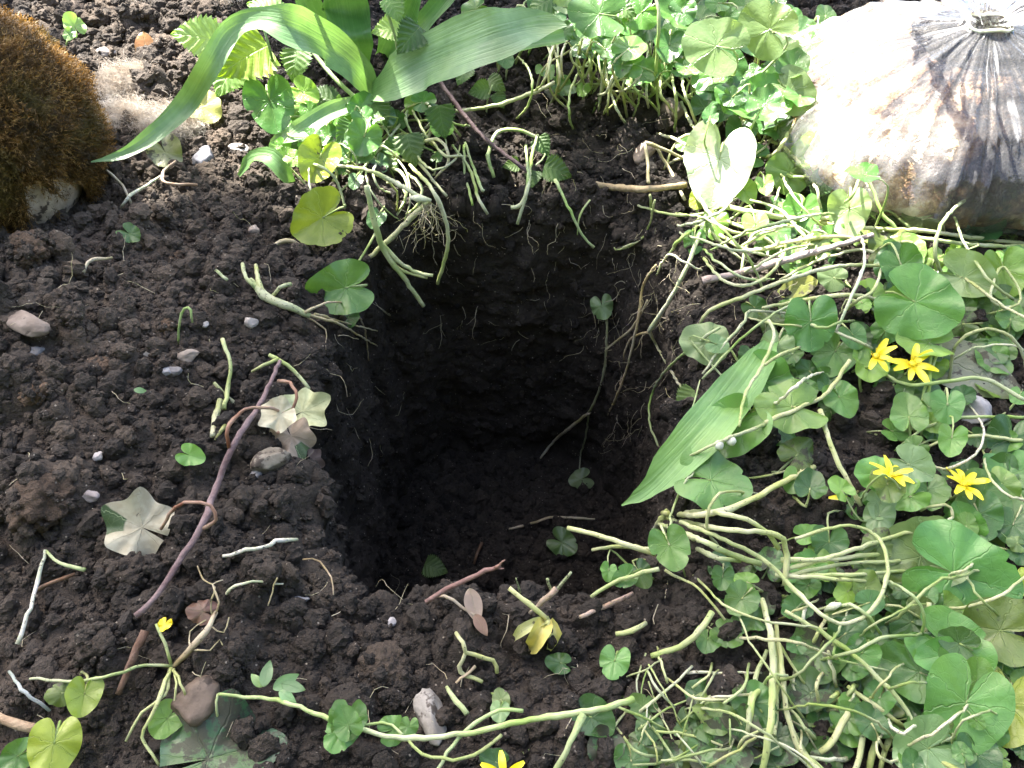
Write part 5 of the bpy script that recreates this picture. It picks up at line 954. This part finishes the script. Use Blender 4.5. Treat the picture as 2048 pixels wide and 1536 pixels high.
# ------------------------------------------------------------------ fine roots: uncountable threads on the soil and the walls of the hole
def fine_roots():
    V = []; F = []; LV = []
    def thread(p0, d, n, r):
        nonlocal V, F, LV
        C = [p0]; dv = d.copy()
        for i in range(n): dv = (dv+Vector([random.gauss(0, .35) for _ in range(3)])).normalized(); C.append(C[-1]+dv*.004)
        for i, c in enumerate(C):
            rr = r*(1-.6*i/len(C)); b_ = len(V)
            for s in range(4): V.append(c+Vector((math.cos(s*1.57), math.sin(s*1.57)*.6, math.sin(s*1.57)*.6))*rr); LV.append((0, i*.2, 0))
            if i:
                for s in range(4): F.append((b_-4+s, b_-4+(s+1) % 4, b_+(s+1) % 4, b_+s))
    zones = [((880, 1330), (400, 700), 70, Vector((0, -.15, -1))), ((1200, 1380), (440, 900), 80, Vector((-.3, -.1, -1))), ((620, 800), (600, 900), 22, Vector((.3, 0, -1))), ((0, 620), (450, 1500), 40, None), ((640, 1400), (1160, 1520), 30, None), ((780, 920), (330, 480), 50, Vector((0, -.1, -1))), ((1340, 1560), (500, 800), 40, None), ((1000, 1300), (230, 420), 40, None)]
    for (xa, xb), (ya, yb), n, d in zones:
        for k in range(n):
            p = pt(random.uniform(xa, xb), random.uniform(ya, yb), .003)
            dv = (d or Vector((random.gauss(0, 1), random.gauss(0, 1), .15)))+Vector([random.gauss(0, .3) for _ in range(3)])
            thread(p, dv.normalized(), random.randint(3, 9), random.uniform(.00014, .00036))
    for k in range(26):   # the root tuft under the uprooted bulb
        thread(pt(852+random.gauss(0, 8), 408, .503, 'y'), Vector((random.gauss(.1, .2), 0, -1)), random.randint(6, 13), .00032)
    return new_mesh('fine_roots', V, F, 'stem', LV)
fr = link('fine_roots', fine_roots(), None, None, (.40, .31, .20, .3)); fr['kind'] = 'stuff'; fr['label'] = 'fine pale root threads in the soil and hole walls'

# ------------------------------------------------------------------ moss-covered boulder
MC = pt(-6, 276, .070, 'z'); MR = np.array([.070, .077, .094])
moss_t = thing('mossy_boulder', 'white stone covered in golden-brown moss at the left edge', 'stone', (MC.x, MC.y, gz(MC.x, MC.y)))
v, f_ = ICO[5]; sv_ = v*(1+.10*fbm(v*1.3+4, 3, 8)[:, None]); sv_ = sv_*MR*.90+np.array(MC)
link('stone', new_mesh('stone', sv_, f_, 'stone'), None, moss_t, (.55, .45, .34, .6))
def ell_dir(px, py):
    o = np.array(CP-MC)/MR; d = np.array(ray(px, py))/MR; t = -(o@d)/(d@d); q = o+d*t; m = q@q
    if m < 1: q = o+d*(t-math.sqrt((1-m)/(d@d)))
    return q/np.linalg.norm(q)
def moss_mesh():
    V = []; F = []; LV = []; wpd = ell_dir(128, 436); wpd /= np.linalg.norm(wpd)
    n = 24000; d = RNG.normal(size=(n, 3)); d /= np.linalg.norm(d, axis=1)[:, None]
    rad = .97*(1+.10*fbm(d*1.3+4, 3, 8))+.045*fbm(d*5, 2, 31); nz_ = fbm(d*6, 2, 17)
    for i in range(n):
        dd_ = d[i]
        if dd_[1] > .75: continue
        a = float(dd_@wpd)+.05*nz_[i]
        if a > .955: continue
        p = Vector(dd_*MR*rad[i])+MC
        if p.z < gz(p.x, p.y)-.01 if i % 7 == 0 else p.z < -.01: continue
        N_ = Vector(dd_/MR).normalized(); ax = (N_+Vector((0, 0, -.25 if a > .8 else .25))+Vector([random.gauss(0, .38) for _ in range(3)])).normalized()
        ln = random.uniform(.005, .0095); tone = min(1, max(0, .5+.5*nz_[i]+random.gauss(0, .22)))
        for j in range(7):
            u = j/6; c = p+ax*(ln*u); sd_ = Vector([random.gauss(0, 1) for _ in range(3)]); sd_ = (sd_-ax*sd_.dot(ax)).normalized()
            tip = c+(sd_*.75+ax*.6)*ln*random.uniform(.28, .45); w = ax.cross(sd_)*ln*.045; b_ = len(V)
            V += [c-w, c+w, tip]; t_ = min(1, tone*(.55+.5*u)); LV += [(t_, 0, 0)]*3; F.append((b_, b_+1, b_+2))
    vv, ff = ICO[5]; b_ = len(V)
    rs = .965*(1+.10*fbm(vv*1.3+4, 3, 8))+.03*fbm(vv*5, 2, 31)+.02*fbm(vv*22, 2, 3); keep = (vv@wpd+.05*fbm(vv*6, 2, 17)) < .96
    V += [tuple(q) for q in vv*MR*rs[:, None]+np.array(MC)]; LV += [(.12, 0, 0)]*len(vv)
    F += [tuple(b_+q for q in t) for t in ff if keep[list(t)].all()]
    return new_mesh('moss', V, F, 'moss', LV, smooth=False)
mo = link('moss', moss_mesh(), None, moss_t); mo['kind'] = 'stuff'

# ------------------------------------------------------------------ tufts of wool
def wool(label, px, py, w, h_, seed, n=5200):
    p = pt(px, py, .0); d_ = px2m(p, 1); R = np.array([w*d_/2, h_*d_/2*1.1, h_*d_/2*.62]); p = p+Vector((0, 0, R[2]*.55)); g = np.random.default_rng(seed)
    V = []; F = []; LV = []
    for k in range(n):
        d = g.normal(size=3); d /= np.linalg.norm(d); rr = (1+.30*float(vnoise((d*1.6+seed)[None], seed)[0]))
        c = Vector(d*R*rr*g.uniform(.72, .93))+p; dv = Vector(np.cross(d, g.normal(size=3))+d*.12).normalized(); b0 = None; rw = g.uniform(.00009, .00018); curl = Vector(g.normal(size=3)).normalized(); st_ = g.uniform(.0014, .003)
        sdv = dv.orthogonal().normalized()
        for i in range(9):
            b_ = len(V); V += [c-sdv*rw, c+sdv*rw]; LV += [(0, 0, 0)]*2
            if i: F.append((b_-2, b_-1, b_+1, b_))
            dv = (dv+curl.cross(dv)*.5+Vector(g.normal(size=3))*.22).normalized(); c = c+dv*st_
    tt_ = thing('wool_tuft', label, 'wool', (p.x, p.y, gz(p.x, p.y)), 'tufts of sheep wool')
    vv, ff = ICO[5]; rs = .84*(1+.30*vnoise(vv*1.6+seed, seed)+.13*fbm(vv*6, 3, seed))
    link('wool_core', new_mesh('wool_core', vv*R*rs[:, None]+np.array(p), ff, 'wool'), None, tt_)
    o = link('wool_fibres', new_mesh('wool_fibres', V, F, 'wool', LV), None, tt_); o['kind'] = 'stuff'
wool('sunlit white wool tuft on the soil right of the moss boulder', 262, 182, 96, 84, 3)
wool('greyish wool tuft between the moss boulder and the tulip leaf tip', 248, 258, 110, 90, 5)
wool('dirty wool tuft half under the arching tulip leaf', 338, 270, 120, 96, 7)
wool('small wool scrap at the top edge left of the tulip', 468, 8, 46, 50, 9, 900)
wool('pale wool scrap at the top edge on the sunlit soil', 270, 4, 60, 30, 13, 900)

# ------------------------------------------------------------------ plastic bag
BC = pt(1885, 350, .0); BC.y += .035; BC.z = gz(BC.x, BC.y)-.004
bag = thing('plastic_bag', 'tied clear plastic bag of cream and brown matter at the upper right', 'bag', BC)
PROF = [(0., .030), (.004, .108), (.015, .136), (.035, .144), (.058, .134), (.078, .110), (.092, .074), (.102, .040), (.109, .017), (.115, .014), (.128, .036), (.148, .068), (.175, .095), (.21, .112)]
def prof(z):
    for (a, ra), (b, rb) in zip(PROF, PROF[1:]):
        if z <= b: u = (z-a)/(b-a); u = u*u*(3-2*u)*.4+u*.6; return ra+(rb-ra)*u
    return PROF[-1][1]
def bag_mesh(name, mat, k, zmax, pleat, seed, nth=220, nz_=90, lump=.0):
    V = []; LV = []; F = []; an = np.linspace(0, 2*math.pi, nth, endpoint=False)
    for i in range(nz_+1):
        z = zmax*i/nz_; r = prof(z)*k
        q = np.stack([np.cos(an)*3.2, np.sin(an)*3.2, np.full(nth, z*4+seed)], 1); big = fbm(q*.55, 2, seed)*.10+.025*np.abs(fbm(q*1.7+3, 3, seed+8))
        kk = min(1.6, max(0, (z-.015)/.07)); q2 = np.stack([np.cos(an)*9, np.sin(an)*9, np.full(nth, z*2.2)], 1)
        rid = (1-np.abs(vnoise(q2, seed+3)))**5*.6+(1-np.abs(vnoise(q2*2.1+5, seed+4)))**5*.4
        rr = r*(1+big+pleat*(rid-.06)*(.25+kk*.9))+lump*fbm(np.stack([np.cos(an)*r, np.sin(an)*r, np.full(nth, z)], 1)/.03, 3, seed)
        lean = .10*z
        for j in range(nth): V.append((math.cos(an[j])*rr[j]+lean, math.sin(an[j])*rr[j]*.95+z*.15, z)); LV.append((j/nth if j < nth/2 else 1-j/nth, z*8, 0))
    for i in range(nz_):
        for j in range(nth): a = i*nth+j; b = i*nth+(j+1) % nth; F.append((a, b, b+nth, a+nth))
    V.append((0, 0, -.001)); LV.append((0, 0, 0)); c = len(V)-1
    for j in range(nth): F.append((c, (j+1) % nth, j))
    return new_mesh(name, [Vector(q)+BC for q in V], F, mat, LV)
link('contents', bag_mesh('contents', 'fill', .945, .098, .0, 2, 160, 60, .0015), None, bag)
link('film', bag_mesh('film', 'film', 1.0, .21, .17, 2, 260, 150), None, bag)
tz = BC+Vector((.0112, .0168, .112)); link('tie', tube_mesh('tie', [tz+Vector((math.cos(a)*.0165, math.sin(a)*.0165, .002*math.sin(3*a))) for a in np.linspace(0, 2*math.pi, 14)], [.002, .002], 'stem', 6, .006), None, bag, (.6, .6, .58, 0))
# loose crumbs of soil on the sheet: uncountable, scattered by geometry nodes
def crumb_points():
    pts = []; scl = []
    for _ in range(105000):
        y = random.uniform(.06, 1.05)**1.0; x = random.uniform(-.62, .62)
        if abs(x) > .27+.42*y: continue
        loc, n, i, dd_ = BVH.ray_cast(Vector((x, y, .6)), Vector((0, 0, -1)))
        if loc is None or (n.z < .35 and -.30 < loc.z < -.03): continue
        s = .00085*(1-random.random())**(-.50); s = min(s, .0070)*(.8+.5*y)
        pts.append(loc+Vector((0, 0, s*.35))); scl.append(s)
    for _ in range(4500):
        an = random.uniform(0, 2*math.pi); z = random.uniform(-.33, .0); o = Vector((HC[0], HC[1]+random.uniform(-.04, .04), z))
        loc, n, i, dd_ = BVH.ray_cast(o, Vector((math.cos(an), math.sin(an), 0)))
        if loc is None or (loc-o).length > .3: continue
        s = min(.0010*(1-random.random())**(-.45), .0045); pts.append(loc); scl.append(s)
    for c, (rx, ry, rz) in CLODS:     # crumbs clinging to the larger clods
        for _ in range(int(26*rx/.008)):
            d_ = Vector((random.gauss(0, 1), random.gauss(0, 1), abs(random.gauss(.3, .8)))).normalized()
            pts.append(c+Vector((d_.x*rx*1.04, d_.y*ry*1.04, d_.z*rz*1.04))); scl.append(min(.0009*(1-random.random())**(-.5), rx*.28))
    return pts, scl
cpts, cscl = crumb_points()
cm = bpy.data.meshes.new('soil_crumbs'); cm.from_pydata([tuple(p) for p in cpts], [], [])
at = cm.attributes.new('scl', 'FLOAT_VECTOR', 'POINT')
sv = np.array(cscl)[:, None]*RNG.uniform(.7, 1.3, (len(cscl), 3)); at.data.foreach_set('vector', sv.astype(np.float32).ravel())
at = cm.attributes.new('rot', 'FLOAT_VECTOR', 'POINT'); at.data.foreach_set('vector', RNG.uniform(0, 6.28, (len(cscl), 3)).astype(np.float32).ravel())
cm.materials.append(M['soil'])
crumbs = link('soil_crumbs', cm); crumbs['kind'] = 'stuff'; crumbs['label'] = 'loose dark soil crumbs covering the ground'
ng = bpy.data.node_groups.new('crumb_scatter', 'GeometryNodeTree')
ng.interface.new_socket('Geometry', in_out='INPUT', socket_type='NodeSocketGeometry'); ng.interface.new_socket('Geometry', in_out='OUTPUT', socket_type='NodeSocketGeometry')
gi = ng.nodes.new('NodeGroupInput'); go = ng.nodes.new('NodeGroupOutput'); L = ng.links.new
iop = ng.nodes.new('GeometryNodeInstanceOnPoints'); jn = ng.nodes.new('GeometryNodeJoinGeometry')
for k in range(6):
    ic = ng.nodes.new('GeometryNodeMeshIcoSphere'); ic.inputs['Radius'].default_value = 1.; ic.inputs['Subdivisions'].default_value = 3
    po = ng.nodes.new('GeometryNodeInputPosition'); nz = ng.nodes.new('ShaderNodeTexNoise'); nz.noise_dimensions = '4D'
    nz.inputs['W'].default_value = k*3.3; nz.inputs['Scale'].default_value = 1.25; nz.inputs['Detail'].default_value = 4; nz.inputs['Roughness'].default_value = .68
    L(po.outputs[0], nz.inputs['Vector'])
    sub = ng.nodes.new('ShaderNodeMath'); sub.operation = 'MULTIPLY_ADD'; sub.inputs[1].default_value = 2.2; sub.inputs[2].default_value = -.12; L(nz.outputs[0], sub.inputs[0])
    vm = ng.nodes.new('ShaderNodeVectorMath'); vm.operation = 'SCALE'; L(po.outputs[0], vm.inputs[0]); L(sub.outputs[0], vm.inputs['Scale'])
    sp = ng.nodes.new('GeometryNodeSetPosition'); L(ic.outputs[0], sp.inputs[0]); L(vm.outputs[0], sp.inputs['Position'])
    sm = ng.nodes.new('GeometryNodeSetMaterial'); sm.inputs['Material'].default_value = M['soil']; L(sp.outputs[0], sm.inputs[0])
    g2 = ng.nodes.new('GeometryNodeGeometryToInstance'); L(sm.outputs[0], g2.inputs[0]); L(g2.outputs[0], jn.inputs[0])
def named(nm):
    n = ng.nodes.new('GeometryNodeInputNamedAttribute'); n.data_type = 'FLOAT_VECTOR'; n.inputs[0].default_value = nm; return n.outputs[0]
L(gi.outputs[0], iop.inputs['Points']); L(jn.outputs[0], iop.inputs['Instance']); iop.inputs['Pick Instance'].default_value = True
L(named('scl'), iop.inputs['Scale']); er = ng.nodes.new('FunctionNodeEulerToRotation'); L(named('rot'), er.inputs[0]); L(er.outputs[0], iop.inputs['Rotation'])
L(iop.outputs[0], go.inputs[0])
md = crumbs.modifiers.new('scatter', 'NODES'); md.node_group = ng
